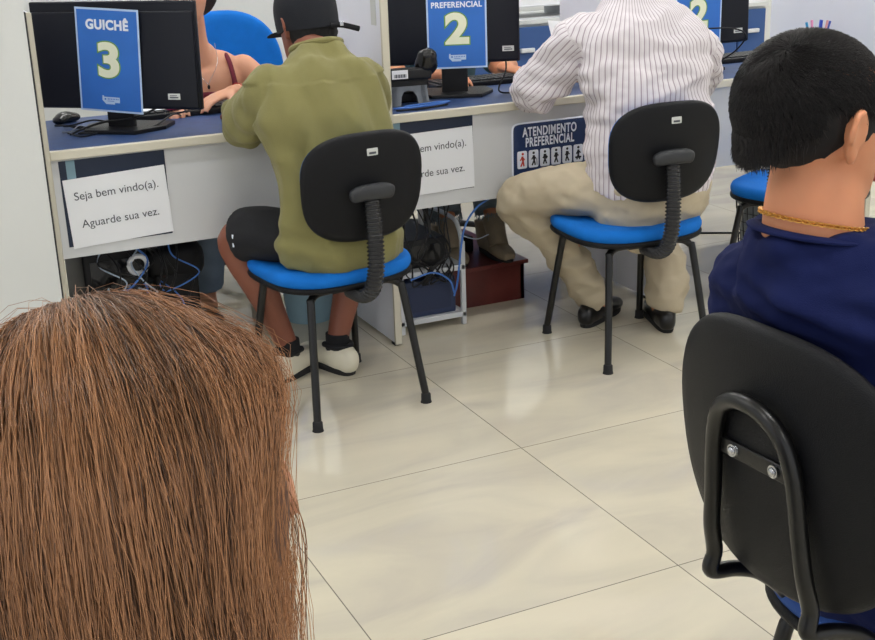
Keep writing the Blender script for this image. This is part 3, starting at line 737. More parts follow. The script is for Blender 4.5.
# ---- man in the green sweatshirt (local frame: seat centre on floor, +Y forward)
def man_green():
    loc, rz = (1.184, 3.325, 0), math.radians(6)
    HC = Vector((.060, .170, 1.078)); HR = Rz(.12)@Matrix.Rotation(-.22, 3, 'X')
    b = newbm()
    head_bm(b, HC, HR); ear_bm(b, HC, HR)
    limb(b, [(.03, .055, .95, .052, .048), (.04, .09, 1.0, .054, .052), (.05, .125, 1.03, .055, .058), (.055, .150, 1.06, .05, .055)], n=3)
    torso = [(.0, -.05, .52, .135, .095), (.005, -.06, .62, .135, .085), (.01, -.06, .74, .15, .10), (.015, -.03, .86, .17, .10), (.02, .01, .93, .13, .07), (.028, .05, .975, .065, .05)]
    limb(b, torso, n=4, seg=24)
    limb(b, [(-.12, .04, .90, .05, .05), (-.150, .11, .855, .048, .048), (-.138, .19, .80, .042, .042), (-.100, .32, .805, .035, .033), (-.07, .45, .81, .028, .026)], n=4)
    limb(b, [(.14, .03, .89, .05, .05), (.200, .11, .84, .045, .045), (.19, .20, .80, .040, .040), (.14, .32, .81, .035, .035), (.08, .44, .815, .028, .026)], n=4)
    hand_bm(b, (-.07, .45, .808), (.5, .8, -.05), (0, 0, -1), 1, curl=.2)
    hand_bm(b, (.08, .44, .81), (-.5, .8, -.05), (0, 0, -1), -1, curl=.2)
    for sx, kn, an in ((-1, (-.203, .20, .475), (-.060, .21, .10)), (1, (.21, .20, .475), (.095, .17, .10))):
        limb(b, [(sx*.08, -.02, .50, .068, .060), ((sx*.085+kn[0])*.5, .08, .50, .066, .062), (kn[0], kn[1], kn[2], .055, .055), (kn[0]*.92+an[0]*.08, kn[1]+.01, kn[2]-.06, .050, .052), (kn[0]*.62+an[0]*.38, (kn[1]+an[1])/2-.01, .33, .052, .054), (kn[0]*.3+an[0]*.7, an[1], .22, .042, .044), (an[0], an[1], .10, .033, .036), (an[0], an[1], .06, .030, .032)], n=4)
        fd = Vector((.09, .06, 0)).normalized() if sx < 0 else Vector((-.02, .17, 0)).normalized(); limb(b, [(an[0], an[1], .05, .028, .028), (an[0]+fd.x*.06, an[1]+fd.y*.06, .042, .03, .02), (an[0]+fd.x*.12, an[1]+fd.y*.12, .038, .026, .014)], n=3)
    o = person('person', b, .007, SKIN_D, loc, rz, 'person in olive green sweatshirt, black cap and black shorts sitting at the desk')
    face_parts(o, HC, HR)
    # sweatshirt
    g = newbm()
    limb(g, [(.014, -.05, .440, .190, .128), (.018, -.06, .50, .203, .140), (.014, -.055, .60, .190, .120), (.010, -.055, .72, .186, .122), (.014, -.025, .84, .188, .122), (.02, .005, .92, .185, .11), (.026, .035, .965, .130, .092), (.032, .062, 1.022, .076, .071)], n=5, seg=30, caps=('flat', 'flat'), power=2.3)
    limb(g, [(-.09, .02, .92, .078, .07), (-.143, .045, .918, .078, .072), (-.155, .11, .855, .068, .066), (-.140, .18, .798, .062, .056), (-.115, .27, .800, .053, .046), (-.090, .36, .808, .048, .042), (-.08, .415, .812, .042, .036)], n=5, seg=20, caps=('round', 'flat'))
    limb(g, [(.10, .01, .925, .078, .07), (.158, .03, .915, .076, .072), (.205, .10, .85, .068, .066), (.205, .20, .805, .060, .058), (.15, .30, .81, .052, .046), (.10, .40, .815, .042, .038)], n=5, seg=20, caps=('round', 'flat'))
    fa = folds(.009, 5.5, (1.2, 1, .45), True, 1); fb = folds(.006, 13, (1.4, 1, .4), False, 4)
    def dsp(c, n):
        k = 1.0+1.2*math.exp(-((c.z-.56)/.08)**2)+1.6*math.exp(-((c.x+.2)**2+(c.z-.83)**2)/.006)
        if c.z > .95: k *= .5
        elif .74 < c.z: k *= 1.45
        d = fa(c, n)*k+fb(c, n)
        # long pull folds from left armpit down the back
        d += .008*math.sin((c.x*1.0+c.z*.35)*75)*math.exp(-((c.x+.12)/.07)**2-((c.z-.72)/.13)**2)
        d += .006*math.sin(c.z*85+c.x*20)*math.exp(-((c.z-.53)/.05)**2)
        d += .007*math.sin((c.x+c.y)*60-c.z*55)*math.exp(-((c.x+.165)**2+(c.z-.82)**2)/.005)
        return d
    sw = garment('sweatshirt', g, .007, GREENS, o, dsp, 5)
    g = newbm(); pts = []
    for k in range(25):
        a = 2*PI*k/24; pts.append((.034+.072*math.cos(a), .066+.068*math.sin(a), 1.030-.022*math.sin(a)))
    tube(g, pts, .009, 8, 1); obj('collar_rib', g, GREENS, sw)
    # shorts
    g = newbm()
    limb(g, [(.0, -.04, .455, .15, .11), (.0, -.04, .51, .155, .115), (.0, -.04, .56, .14, .10)], n=3, seg=24, power=2.4)
    for sx in (-1, 1):
        limb(g, [(sx*.08, -.03, .500, .085, .065), (sx*.13, .04, .505, .095, .075), (sx*.172, .105, .505, .092, .080), (sx*.20, .155, .495, .078, .078)], n=4, seg=22, caps=('round', 'flat'))
    sh = garment('shorts', g, .007, BLACKC, o, folds(.003, 10, (1, 1, 1), True, 8), 4)
    g = newbm()
    for zz in (.515, .49): box(g, -.262, -.258, .08, .086, zz-.006, zz+.006, .001)
    obj('pocket_mark', g, WHITEI, sh)
    # cap
    ax = HR
    g = newbm()
    secs = [(-.010, .0845, .104, -.107), (.02, .0865, .107, -.110), (.06, .0855, .104, -.109), (.095, .076, .088, -.096), (.12, .056, .058, -.068), (.134, .025, .02, -.03)]
    rings = []
    for (z, w_, yf, yb) in catmull(secs, 4):
        ring = []
        for k in range(32):
            a = 2*PI*k/32; zz = z+(.010*max(0, -math.sin(a))**1 * (-1 if z < 0 else 0))
            ring.append(g.verts.new(HC+ax@Vector((w_*math.cos(a), (yf+yb)/2+(yf-yb)/2*math.sin(a), zz))))
        rings.append(ring)
    for a, c_ in zip(rings, rings[1:]):
        for k in range(32): g.faces.new((a[k], a[(k+1) % 32], c_[(k+1) % 32], c_[k]))
    g.faces.new(rings[-1]); g.faces.new(list(reversed(rings[0])))
    cp_ = obj('cap', g, CAPM, o)
    g = newbm()
    def vf(u, v, d): return HC+ax@Vector((u, .10+v, -.0+d-.35*u*u*8*.5-.10*v))
    outline_slab(g, [(.072*math.cos(2*PI*k/32), .0+.066*max(-.15, math.sin(2*PI*k/32))) for k in range(32)], 0, .004, .001, fn=vf); obj('visor', g, CAPM, cp_)
    g = newbm(); limb(g, [tuple(HC+ax@Vector((x, y, z)))+(.0025, .008) for x, y, z in ((.01, -.108, -.016), (.045, -.102, -.018), (.075, -.093, -.022), (.112, -.096, -.034))], ref=(0, 1, 0), n=4, seg=8); obj('strap', g, BLACKC, cp_)
    g = newbm(); p = HC+ax@Vector((.047, -.107, -.016)); box(g, -.006, .006, -.003, .003, -.006, .006, .001, Matrix.Translation(p)); obj('buckle', g, STEEL, cp_)
    # hair below the cap
    g = newbm(); limb(g, [tuple(HC+ax@Vector((0, y, z)))+(w_, d_) for y, z, w_, d_ in ((-.045, -.072, .046, .040), (-.040, -.055, .062, .056), (-.03, -.03, .072, .070), (-.02, .0, .078, .082), (-.018, .03, .078, .086))], ref=ax@Vector((1, 0, 0)), n=3, seg=24, cap='flat'); h = garment('hair', g, .005, HSHELL_B, o, folds(.002, 60, (1, 1, 1), False), 2)
    # socks, shoes
    for an, tv in (((-.060, .21), (.09, .06)), ((.095, .17), (-.02, .17))):
        g = newbm(); limb(g, [(an[0], an[1]+.01, .05, .038, .042), (an[0], an[1], .09, .038, .041), (an[0], an[1], .125, .037, .040)], n=3, cap='flat'); obj('sock', g, BLACKC, o)
        f = Vector((tv[0], tv[1], 0)).normalized(); hl = Vector((an[0], an[1], 0))-f*.075
        s_ = shoe(o, hl+f*.285, hl, SHOEW, RUBBER, h=.095, wdt=.054)
        sd_ = Vector((f.y, -f.x, 0)); g = newbm(); c0 = hl+f*.075; limb(g, [tuple(c0-sd_*.036+f*.02)[:2]+(.090, .010, .010), tuple(c0-sd_*.030-f*.03)[:2]+(.088, .010, .010), tuple(c0-f*.048)[:2]+(.088, .010, .010), tuple(c0+sd_*.030-f*.03)[:2]+(.088, .010, .010), tuple(c0+sd_*.036+f*.02)[:2]+(.090, .010, .010)], n=4, seg=10); obj('heel_collar', g, BLACKC, s_)
    return o
man_green()

# ---- man in the striped shirt
def man_striped():
    loc, rz = (2.245, 3.295, 0), math.radians(-3)
    HC = Vector((-.03, .17, 1.25)); HR = Matrix.Rotation(-.25, 3, 'X')
    b = newbm(); head_bm(b, HC, HR); ear_bm(b, HC, HR)
    limb(b, [(-.02, .05, 1.08, .07, .065), (-.025, .09, 1.15, .062, .064), (-.03, .13, 1.19, .06, .064), (-.03, .15, 1.23, .05, .06)], n=3)
    limb(b, [(.0, -.05, .52, .17, .13), (-.01, -.07, .62, .17, .12), (-.01, -.07, .75, .17, .12), (-.01, -.04, .90, .18, .11), (-.01, .0, 1.0, .18, .095), (-.02, .04, 1.07, .09, .07)], n=4, seg=24)
    limb(b, [(-.19, .02, 1.0, .055, .055), (-.235, .10, .90, .05, .05), (-.28, .20, .81, .044, .044), (-.20, .34, .83, .037, .037), (-.10, .47, .855, .029, .027)], n=4)
    limb(b, [(.19, .01, .96, .055, .055), (.27, .08, .87, .05, .05), (.32, .19, .80, .044, .044), (.24, .30, .81, .037, .037), (.13, .39, .815, .028, .026)], n=4)
    hand_bm(b, (-.10, .47, .855), (.55, .75, .15), (.6, -.3, -.6), -1, curl=.55)
    hand_bm(b, (.13, .39, .81), (-.3, .9, -.05), (0, 0, -1), -1, curl=.2)
    KN = ((-.312, .205, .485), (.19, .22, .485)); AN = ((-.035, .205, .10), (.142, .05, .10))
    for sx, kn, an in zip((-1, 1), KN, AN):
        limb(b, [(sx*.09, -.05, .52, .08, .065), ((sx*.09+kn[0])*.5, .08, .51, .07, .062), (kn[0], kn[1], kn[2]-.01, .055, .055), (kn[0]*.5+an[0]*.5, (kn[1]+an[1])/2, .3, .052, .054), (an[0], an[1], .10, .034, .036), (an[0], an[1]+.01, .06, .035, .045)], n=4)
    o = person('person', b, .008, SKIN_N, loc, rz, 'person in striped long sleeve shirt and khaki trousers holding a paper')
    face_parts(o, HC, HR)
    hair_shell('hair', HC, HR, 1.0, mat('grey_hair', (90, 86, 84), .8, bump=.6, bscale=300), o)
    # trousers
    g = newbm()
    limb(g, [(.0, -.055, .455, .190, .140), (.0, -.06, .51, .205, .155), (-.005, -.06, .60, .195, .15), (-.005, -.055, .66, .18, .14)], n=4, seg=30, power=2.4)
    for sx, kn, an in zip((-1, 1), KN, AN):
        limb(g, [(sx*.09, -.06, .52, .108, .088), ((sx*.09+kn[0])*.5, .06, .512, .100, .086), (kn[0]*.9+sx*.009, kn[1]-.02, kn[2]-.008, .086, .080), (kn[0], kn[1]+.015, kn[2]-.03, .080, .082), (kn[0]*.78+an[0]*.22, (kn[1]*.8+an[1]*.2), .385, .070, .076), (kn[0]*.5+an[0]*.5, (kn[1]+an[1])/2-.01, .28, .064, .076), (kn[0]*.2+an[0]*.8, an[1]-.005, .16, .062, .074), (an[0], an[1], .080, .058, .070)], n=5, seg=22, caps=('round', 'flat'))
    ta = folds(.007, 7, (1, 1, 1.8), True, 12); tb = folds(.005, 18, (1, 1, 1.4), False, 2)
    def td(c, n):
        k = 1.0 if c.z > .42 else 1.7
        return ta(c, n)*k+tb(c, n)
    tr = garment('trousers', g, .008, KHAKI, o, td, 5)
    # shirt
    g = newbm()
    limb(g, [(.0, -.06, .535, .205, .160), (.0, -.066, .60, .206, .160), (-.005, -.068, .70, .198, .150), (-.008, -.060, .82, .203, .145), (-.01, -.035, .93, .218, .135), (-.012, -.005, 1.0, .205, .115), (-.018, .025, 1.05, .145, .092), (-.024, .06, 1.105, .078, .074)], n=5, seg=32, caps=('flat', 'flat'), power=2.3)
    limb(g, [(-.13, .0, .985, .085, .08), (-.19, .03, .985, .080, .078), (-.245, .10, .90, .074, .074), (-.285, .19, .825, .068, .066), (-.235, .29, .825, .058, .054), (-.17, .38, .84, .050, .046), (-.115, .452, .852, .042, .038)], n=5, seg=20, caps=('round', 'flat'))
    limb(g, [(.12, .0, .955, .085, .08), (.20, .02, .945, .080, .078), (.28, .08, .87, .072, .072), (.325, .18, .81, .066, .062), (.25, .275, .815, .056, .052), (.155, .365, .82, .042, .038)], n=5, seg=20, caps=('round', 'flat'))
    sa = folds(.010, 6, (.8, 1, 1.5), True, 21); sb = folds(.006, 14, (.8, 1, 1.7), False, 5)
    def sd(c, n):
        k = 1.0+1.0*math.exp(-((c.z-.68)/.08)**2)+1.2*math.exp(-((c.x+.25)**2+(c.z-.86)**2)/.01)
        return sa(c, n)*k+sb(c, n)+.005*math.sin(c.z*95+c.x*14)*math.exp(-((c.z-.74)/.05)**2)
    me = remesh(g, .007, 5, sd)
    n = len(me.vertices); co = np.empty(n*3); me.vertices.foreach_get('co', co); co = co.reshape(-1, 3)
    # stripes run down the body (constant x) and along each sleeve
    v = np.arctan2(co[:, 0]+.01, -(co[:, 1]+.0)+.06)*.20
    for sx, A, Bp, Dp in ((-1, (-.19, .03, .985), (-.285, .19, .825), (-.115, .452, .852)), (1, (.20, .02, .945), (.325, .18, .81), (.155, .365, .82))):
        A, Bp, Dp = map(np.array, (A, Bp, Dp))
        for p0, p1, lim in ((A, Bp, 0), (Bp, Dp, 0)):
            ax_ = (p1-p0)/np.linalg.norm(p1-p0); ref = np.array([0, 0, 1.]) if lim else np.array([sx*-.6, .5, .4]); e1 = ref-ax_*ref.dot(ax_); e1 /= np.linalg.norm(e1)
            e2 = np.cross(ax_, e1); rel = co-p0; t_ = rel@ax_; L = np.linalg.norm(p1-p0); rad = np.linalg.norm(rel-np.outer(t_, ax_), axis=1)
            ang = np.arctan2(rel@e2, rel@e1)*.066
            msk = (t_ > (-.02 if p0 is A else 0)) & (t_ < L+(.0 if p0 is A else .1)) & (rad < .10) & (sx*co[:, 0] > .20+(.0))
            v = np.where(msk, ang+.3, v)
    at = me.attributes.new('stripe', 'FLOAT', 'POINT'); at.data.foreach_set('value', (v+1).astype(np.float32))
    sh = obj_me('shirt', me, STRIPE, o)
    g = newbm(); pts = []
    for k in range(25):
        a = 2*PI*k/24; pts.append((-.026+.072*math.cos(a), .072+.066*math.sin(a), 1.12-.02*math.sin(a), .006, .022))
    limb(g, pts, ref=(0, 0, 1), n=1, seg=10); obj('collar', g, mat('shirt_collar_cloth', (218, 210, 216), .85), sh)
    # yoke seam line
    g = newbm(); tube(g, [(-.20, -.035, 1.03), (-.12, -.085, 1.035), (0, -.108, 1.035), (.12, -.088, 1.03), (.19, -.04, 1.0)], .0018, 6, 6); 
    for kk, (an, d_, hz) in enumerate((((-.045, .20), (.80, .6), 0), ((.142, .05), (.35, .93), 0))):
        f = Vector((d_[0], d_[1], 0)).normalized(); hl = Vector((an[0], an[1], 0))-f*.085
        shoe(o, hl+f*.285, hl, SHOEB, RUBBER, h=.085, wdt=.047)
    g.free()
    return o
man_striped()
b = newbm(); box(b, -.075, .075, -.0006, .0006, -.10, .10)
pp = obj('paper_sheet', b, WHITEP, None, smooth=False); pp.location = (2.31, 3.83, .905); pp.rotation_euler = (-.45, .12, .25)
tag(pp, 'white paper sheet held up by the man in the striped shirt', 'paper')
# ---- man in the navy t-shirt (near, seen from behind)
def man_navy():
    loc, rz = (NC[0]+.035, NC[1]+.0, 0), math.radians(-85)
    HC = Vector((-.062, -.160, 1.126)); HR = Rz(math.radians(-8))@Matrix.Rotation(-.14, 3, 'X')@Matrix.Diagonal((1.03, 1, .89))
    b = newbm(); head_bm(b, HC, HR, .92); ear_bm(b, HC, HR, 1.12, p=.95)
    limb(b, [(-.040, -.155, .94, .060, .056), (-.046, -.165, .98, .063, .063), (-.050, -.165, 1.02, .061, .062), (-.054, -.158, 1.06, .055, .062)], n=3, seg=22)
    limb(b, [(.0, -.01, .50, .12, .06), (-.0, -.075, .66, .13, .06), (-.01, -.11, .78, .15, .07), (-.02, -.125, .85, .13, .06), (-.035, -.15, .92, .065, .05)], n=4, seg=24)
    for sx in (-1, 1):
        limb(b, [(sx*.135-.024, -.115, .865, .055, .055), (sx*.168-.024, -.04, .77, .046, .046), (sx*.172-.02, .03, .66, .04, .04), (sx*.18, .12, .58, .034, .034), (sx*.12, .24, .555, .027, .025)], n=4)
        hand_bm(b, (sx*.12, .24, .55), (-sx*.3, .9, -.1), (0, 0, -1), -sx, curl=.3)
        limb(b, [(sx*.09, .0, .52, .075, .065), (sx*.12, .17, .53, .075, .07), (sx*.14, .40, .50, .058, .058), (sx*.14, .41, .3, .05, .052), (sx*.14, .40, .10, .034, .036), (sx*.14, .41, .06, .034, .04)], n=4)
    o = person('person', b, .0055, SKIN_N, loc, rz, 'person with short black hair in navy t-shirt and gold chain, sitting with back turned', smooth=5)
    face_parts(o, HC, HR, 1.02)
    g = newbm()
    limb(g, [(.0, -.02, .475, .158, .10), (.0, -.055, .57, .155, .095), (-.005, -.105, .68, .160, .088), (-.015, -.112, .79, .172, .092), (-.022, -.122, .865, .178, .094), (-.028, -.140, .915, .152, .092), (-.036, -.155, .955, .114, .096), (-.044, -.164, .985, .082, .084), (-.046, -.166, 1.004, .076, .077)], n=5, seg=32, caps=('flat', 'flat'), power=2.25)
    for sx in (-1, 1):
        limb(g, [(sx*.09-.024, -.130, .888, .076, .072), (sx*.143-.024, -.120, .876, .077, .075), (sx*.165-.024, -.065, .80, .072, .070), (sx*.172-.024, -.015, .73, .070, .068), (sx*.172-.024, .01, .69, .068, .066)], n=5, seg=22, caps=('round', 'flat'))
    fa = folds(.011, 7, (.8, 1, 1.5), True, 31); fb = folds(.006, 18, (1, 1, 1.5), False, 6)
    def dn(c, n):
        d = fa(c, n)+fb(c, n)
        r = math.hypot(c.x+.06, c.y+.055)
        # folds fanning from the neckline
        if n.y < .2: d += .0045*math.sin(c.z*150+c.x*45)*math.exp(-((c.z-.915)/.035)**2)*math.exp(-((c.x-.02)/.12)**2)
        return d
    ts = garment('t_shirt', g, .0055, NAVYT, o, dn, 5)
    g = newbm(); pts = []
    for k in range(33):
        a = 2*PI*k/32; pts.append((-.045+.0745*math.cos(a), -.165+.0745*math.sin(a), .998-.012*math.sin(a), .004, .010))
    limb(g, pts, ref=(0, 0, 1), n=1, seg=10); obj('collar_rib', g, NAVYT, ts)
    # gold chain: interlinked small rings
    g = newbm(); N = 92
    for k in range(N):
        a = 2*PI*k/N; p = Vector((-.047+.0665*math.cos(a), -.165+.0675*math.sin(a), 1.014-.014*math.sin(a)))
        tdir = Vector((-math.sin(a), math.cos(a), -.25*math.cos(a))).normalized(); nr = Vector((math.cos(a), math.sin(a), .3)).normalized()
        tw = .9 if k % 2 else -.5; up_ = tdir.cross(nr).normalized(); q = nr*math.cos(tw)+up_*math.sin(tw); r_ = tdir.cross(q).normalized()
        ring = [p+tdir*.0038*math.cos(t_)+r_*.0027*math.sin(t_) for t_ in np.linspace(0, 2*PI, 9)]
        sweep(g, ring, [(.0011, .0011)]*9, ref=q, seg=5, cap='flat')
    obj('gold_chain', g, GOLD, o, label='gold chain around the neck')
    g = newbm()
    limb(g, [(.0, .0, .485, .155, .09), (.0, .0, .54, .145, .08)], n=3, seg=24, power=2.4)
    for sx in (-1, 1): limb(g, [(sx*.09, -.03, .53, .10, .08), (sx*.12, .18, .535, .088, .078), (sx*.14, .40, .505, .07, .068), (sx*.14, .42, .43, .065, .068), (sx*.14, .41, .25, .06, .062), (sx*.14, .40, .09, .055, .058)], n=4, seg=20, caps=('round', 'flat'))
    garment('trousers', g, .008, mat('dark_trousers', (40, 42, 50), .85), o, folds(.004, 9, (1, 1, 1), True, 9), 4)
    for sx in (-1, 1): shoe(o, (sx*.15, .58, 0), (sx*.14, .315, 0), SHOEB, RUBBER, h=.085)
    # hair
    hs = hair_shell('hair', HC, HR, .94, HSHELL_B, o, low=(0, -.044, -.022), low_r=(.050, .050, .036))
    def keep(d):
        front = np.clip((d[:, 1]-.45)/.4, 0, 1)
        zlim = -.66+front*1.1+.34*np.clip((np.abs(d[:, 0])-.30)/.5, 0, 1)+.36*np.clip((np.abs(d[:, 0])-.70)/.15, 0, 1)*(d[:, 1] > -.35)
        return (d[:, 2] > zlim+rng.normal(size=len(d))*.05)
    Pst = strand_head(HC, np.array(HR), .94, 20000, .017, keep, lay=.8, out=.42, k=5, seed=4, comb=(.1, .25, -1.0), whorl=(.25, -.62, .74), lift=.003)
    strands('hair_strands', Pst, .00042, rng.uniform(0, 1, len(Pst))**2, HAIR_B, hs)
    # nape strands
    g2 = np.random.default_rng(5); n = 2600; a = g2.normal(size=n)*.42; zz = g2.uniform(-.040, -.005, n)-.012*np.cos(a*2.2)
    ra = .068+.002*g2.uniform(0, 1, n); P0 = np.stack([np.sin(a)*ra*.97, -.030-np.cos(a)*(.060+(zz+.07)*.25), zz], 1)
    dr = np.stack([-np.sin(a)*.15+g2.normal(size=n)*.2, np.cos(a)*.25+g2.normal(size=n)*.1, -np.ones(n)], 1); dr /= np.linalg.norm(dr, axis=1, keepdims=True)
    ln = g2.uniform(.010, .020, (n, 1)); PN = np.stack([P0+dr*ln*q for q in np.linspace(0, 1, 5)], 1)@np.array(HR).T+np.array(HC)
    strands('nape_strands', PN, .0004, g2.uniform(0, .7, n), HAIR_B, hs)
    return o
man_navy()

# ---- woman with copper-brown hair (nearest)
def woman_copper():
    loc, rz = (.098, .505, 0), math.radians(4)
    HC = Vector((-.004, .10, 1.086)); HR = Rz(.0)@Matrix.Rotation(-.10, 3, 'X')
    b = newbm(); head_bm(b, HC, HR, 1.0); ear_bm(b, HC, HR, 1.08, p=1.03)
    limb(b, [(-.0, .03, .86, .07, .065), (-.0, .05, .93, .052, .055), (-.0, .075, 1.0, .05, .055), (-.0, .09, 1.05, .05, .055)], n=3)
    limb(b, [(.0, -.02, .52, .16, .11), (.0, -.03, .62, .14, .10), (.0, -.02, .74, .15, .10), (.0, .0, .82, .15, .09), (-.01, .02, .87, .08, .06)], n=4, seg=24)
    for sx in (-1, 1):
        limb(b, [(sx*.155, .01, .815, .048, .048), (sx*.185, .05, .70, .042, .042), (sx*.19, .09, .62, .036, .036), (sx*.15, .22, .57, .030, .030), (sx*.10, .30, .56, .023, .021)], n=4)
        hand_bm(b, (sx*.10, .30, .555), (-sx*.3, .9, -.1), (0, 0, -1), -sx, s=.92, curl=.3)
        limb(b, [(sx*.09, .0, .53, .088, .08), (sx*.11, .22, .53, .075, .07), (sx*.12, .42, .50, .055, .055), (sx*.12, .43, .3, .048, .05), (sx*.12, .42, .10, .033, .035), (sx*.12, .43, .06, .034, .04)], n=4)
    o = person('person', b, .0065, SKIN_F, loc, rz, 'person with copper brown hair seen from behind, closest to the camera')
    face_parts(o, HC, HR)
    g = newbm()
    limb(g, [(.0, -.02, .48, .19, .13), (.0, -.03, .60, .165, .12), (.0, -.025, .72, .168, .118), (.0, -.005, .80, .17, .10), (-.005, .015, .85, .12, .085)], n=4, seg=26, caps=('flat', 'flat'))
    for sx in (-1, 1): limb(g, [(sx*.10, .0, .81, .06, .06), (sx*.155, .01, .805, .062, .06), (sx*.185, .05, .70, .056, .056), (sx*.188, .075, .66, .055, .055)], n=4, caps=('round', 'flat'))
    garment('shirt', g, .008, GREY_T, o, folds(.004, 9), 4)
    g = newbm(); limb(g, [(.0, -.0, .485, .19, .14), (.0, -.0, .55, .175, .13)], n=3, seg=24, power=2.4)
    for sx in (-1, 1): limb(g, [(sx*.09, .0, .53, .10, .09), (sx*.11, .22, .535, .088, .08), (sx*.12, .42, .505, .068, .068), (sx*.12, .435, .40, .06, .064), (sx*.12, .42, .09, .052, .056)], n=4, caps=('round', 'flat'))
    garment('trousers', g, .008, JEAND, o, folds(.004, 9), 4)
    for sx in (-1, 1): shoe(o, (sx*.13, .60, 0), (sx*.12, .345, 0), SHOEB, RUBBER, h=.075, wdt=.042)
    # hair: shell plus falling strands
    g = newbm(); ellipsoid(g, HC+Vector((0, -.014, .022)), (.083, .100, .108), None, 32, 22)
    limb(g, [tuple(HC+Vector((0, y, z)))+(w_, d_) for y, z, w_, d_ in ((-.060, -.27, .040, .018), (-.058, -.18, .044, .022), (-.050, -.10, .052, .032), (-.040, -.04, .066, .046), (-.025, .03, .074, .068))], ref=(1, 0, 0), n=4, seg=30)
    hs = garment('hair', g, .006, HSHELL_C, o, folds(.002, 30, (2, 2, .3), False), 2)
    G = np.random.default_rng(12); N = 26000; k = 20
    HCn = np.array(HC)
    th = G.uniform(-PI, PI, N); s0 = G.uniform(0, 1, N)**.7*.115; L = G.uniform(.30, .40, N)
    lock = np.floor((th+PI)/(2*PI)*110+G.normal(size=N)*.5+np.floor(s0/.04)*200).astype(int) % 900
    lr = G.uniform(0, 1, 900)[lock]; lp = G.uniform(0, 2*PI, 900)[lock]; la = G.normal(size=900)[lock]; lt = G.uniform(0, 1, 900)[lock]
    tone = np.clip(lt*.55+G.uniform(0, 1, N)*.45, 0, 1)
    lay = np.clip(lr*.6+G.uniform(0, 1, N)*.4, 0, 1)
    S1 = .172; P = []; messy = G.normal(size=N)*np.where(G.uniform(0, 1, N) < .14, .38, .05)
    for j in range(k):
        t = j/(k-1); s_ = s0+L*t
        phi = np.clip(s_/S1, 0, 1)*PI/2; w_ = np.clip(phi/(PI/2), 0, 1); w_ = w_*w_*(3-2*w_)
        ths = np.where(th > 0, np.minimum(th, 1.42+.05*la), np.maximum(th, -1.75)); tt = th*(1-w_)+ths*w_
        tt = tt+messy*np.sin(2.5*t)*(1-.6*w_)+.05*la*t*2+.05*np.sin(7*t+lp)*t+G.normal(size=N)*.012+.07*np.sin(11*t+lp*3)*(1-w_)*.5
        d = np.stack([np.sin(phi)*np.sin(tt), -np.sin(phi)*np.cos(tt), np.cos(phi)], 1)
        al = -.55*np.cos(phi); c_, s__ = np.cos(al), np.sin(al)
        dy = d[:, 1]*c_-d[:, 2]*s__; dz = d[:, 1]*s__+d[:, 2]*c_; d = np.stack([d[:, 0], dy, dz], 1)
        down = np.maximum(s_-S1, 0); g_ = 1-.23*np.clip((w_-.6)/.4, 0, 1)-2.2*np.clip(down, 0, .07)+.5*np.clip(down-.12, 0, .3)
        rl = 1.0+(.015+.105*lay*np.clip(t*4+s0*6, 0, 1))
        q = d*np.array([.083, .100, .110])*rl[:, None]; q[:, 0] *= np.where(q[:, 0] > 0, g_*(1+.27*np.sin(PI*np.clip(w_, 0, 1)**2.6)), 1)
        q[:, 2] -= down; q += np.array([0, -.014, .022]); q[:, 1] -= .028*np.clip(down/.06, 0, 1)
        q += G.normal(size=(N, 3))*.0007*(1+2*t)
        P.append(q)
    P = np.stack(P, 1)+HCn
    idx = G.choice(N, 900, replace=False); fly = P[idx].copy(); amp = np.linspace(0, 1, k)[None, :, None]
    c0 = fly-HCn; rad = c0/np.linalg.norm(c0, axis=2, keepdims=True); fly += rad*amp**.7*G.uniform(.003, .024, (900, 1, 1))+np.cumsum(G.normal(size=fly.shape)*.0016, axis=1)
    strands('hair_strands', P, .0003, tone, HAIR_C, hs)
    strands('flyaway_hair', fly, .00014, np.clip(tone[idx]+.3, 0, 1), HAIR_C, hs)
    # loose face-framing strands on the near right side
    FP = []
    for _ in range(60):
        x0 = .080+G.normal()*.006; y0 = .0+G.normal()*.02
        pts = [(x0, y0, .03), (x0+.012+G.normal()*.003, y0+.01, -.02), (x0+.008+G.normal()*.004, y0+.015, -.09), (x0-.004+G.normal()*.008, y0+.01, -.16), (x0-.012+G.normal()*.012, y0, -.24)]
        FP.append(np.array(catmull(pts, 5)))
    FP = np.stack(FP)+HCn
    strands('loose_strands', FP, .0003, G.uniform(.3, 1, 60), HAIR_C, hs)
    return o
woman_copper()
wch = waiting_chair(); wch.location = (.098, .50, 0); wch.rotation_euler = (0, 0, math.radians(6))
tag(wch, 'waiting chair under the person with copper brown hair', 'chair', 'waiting chairs')

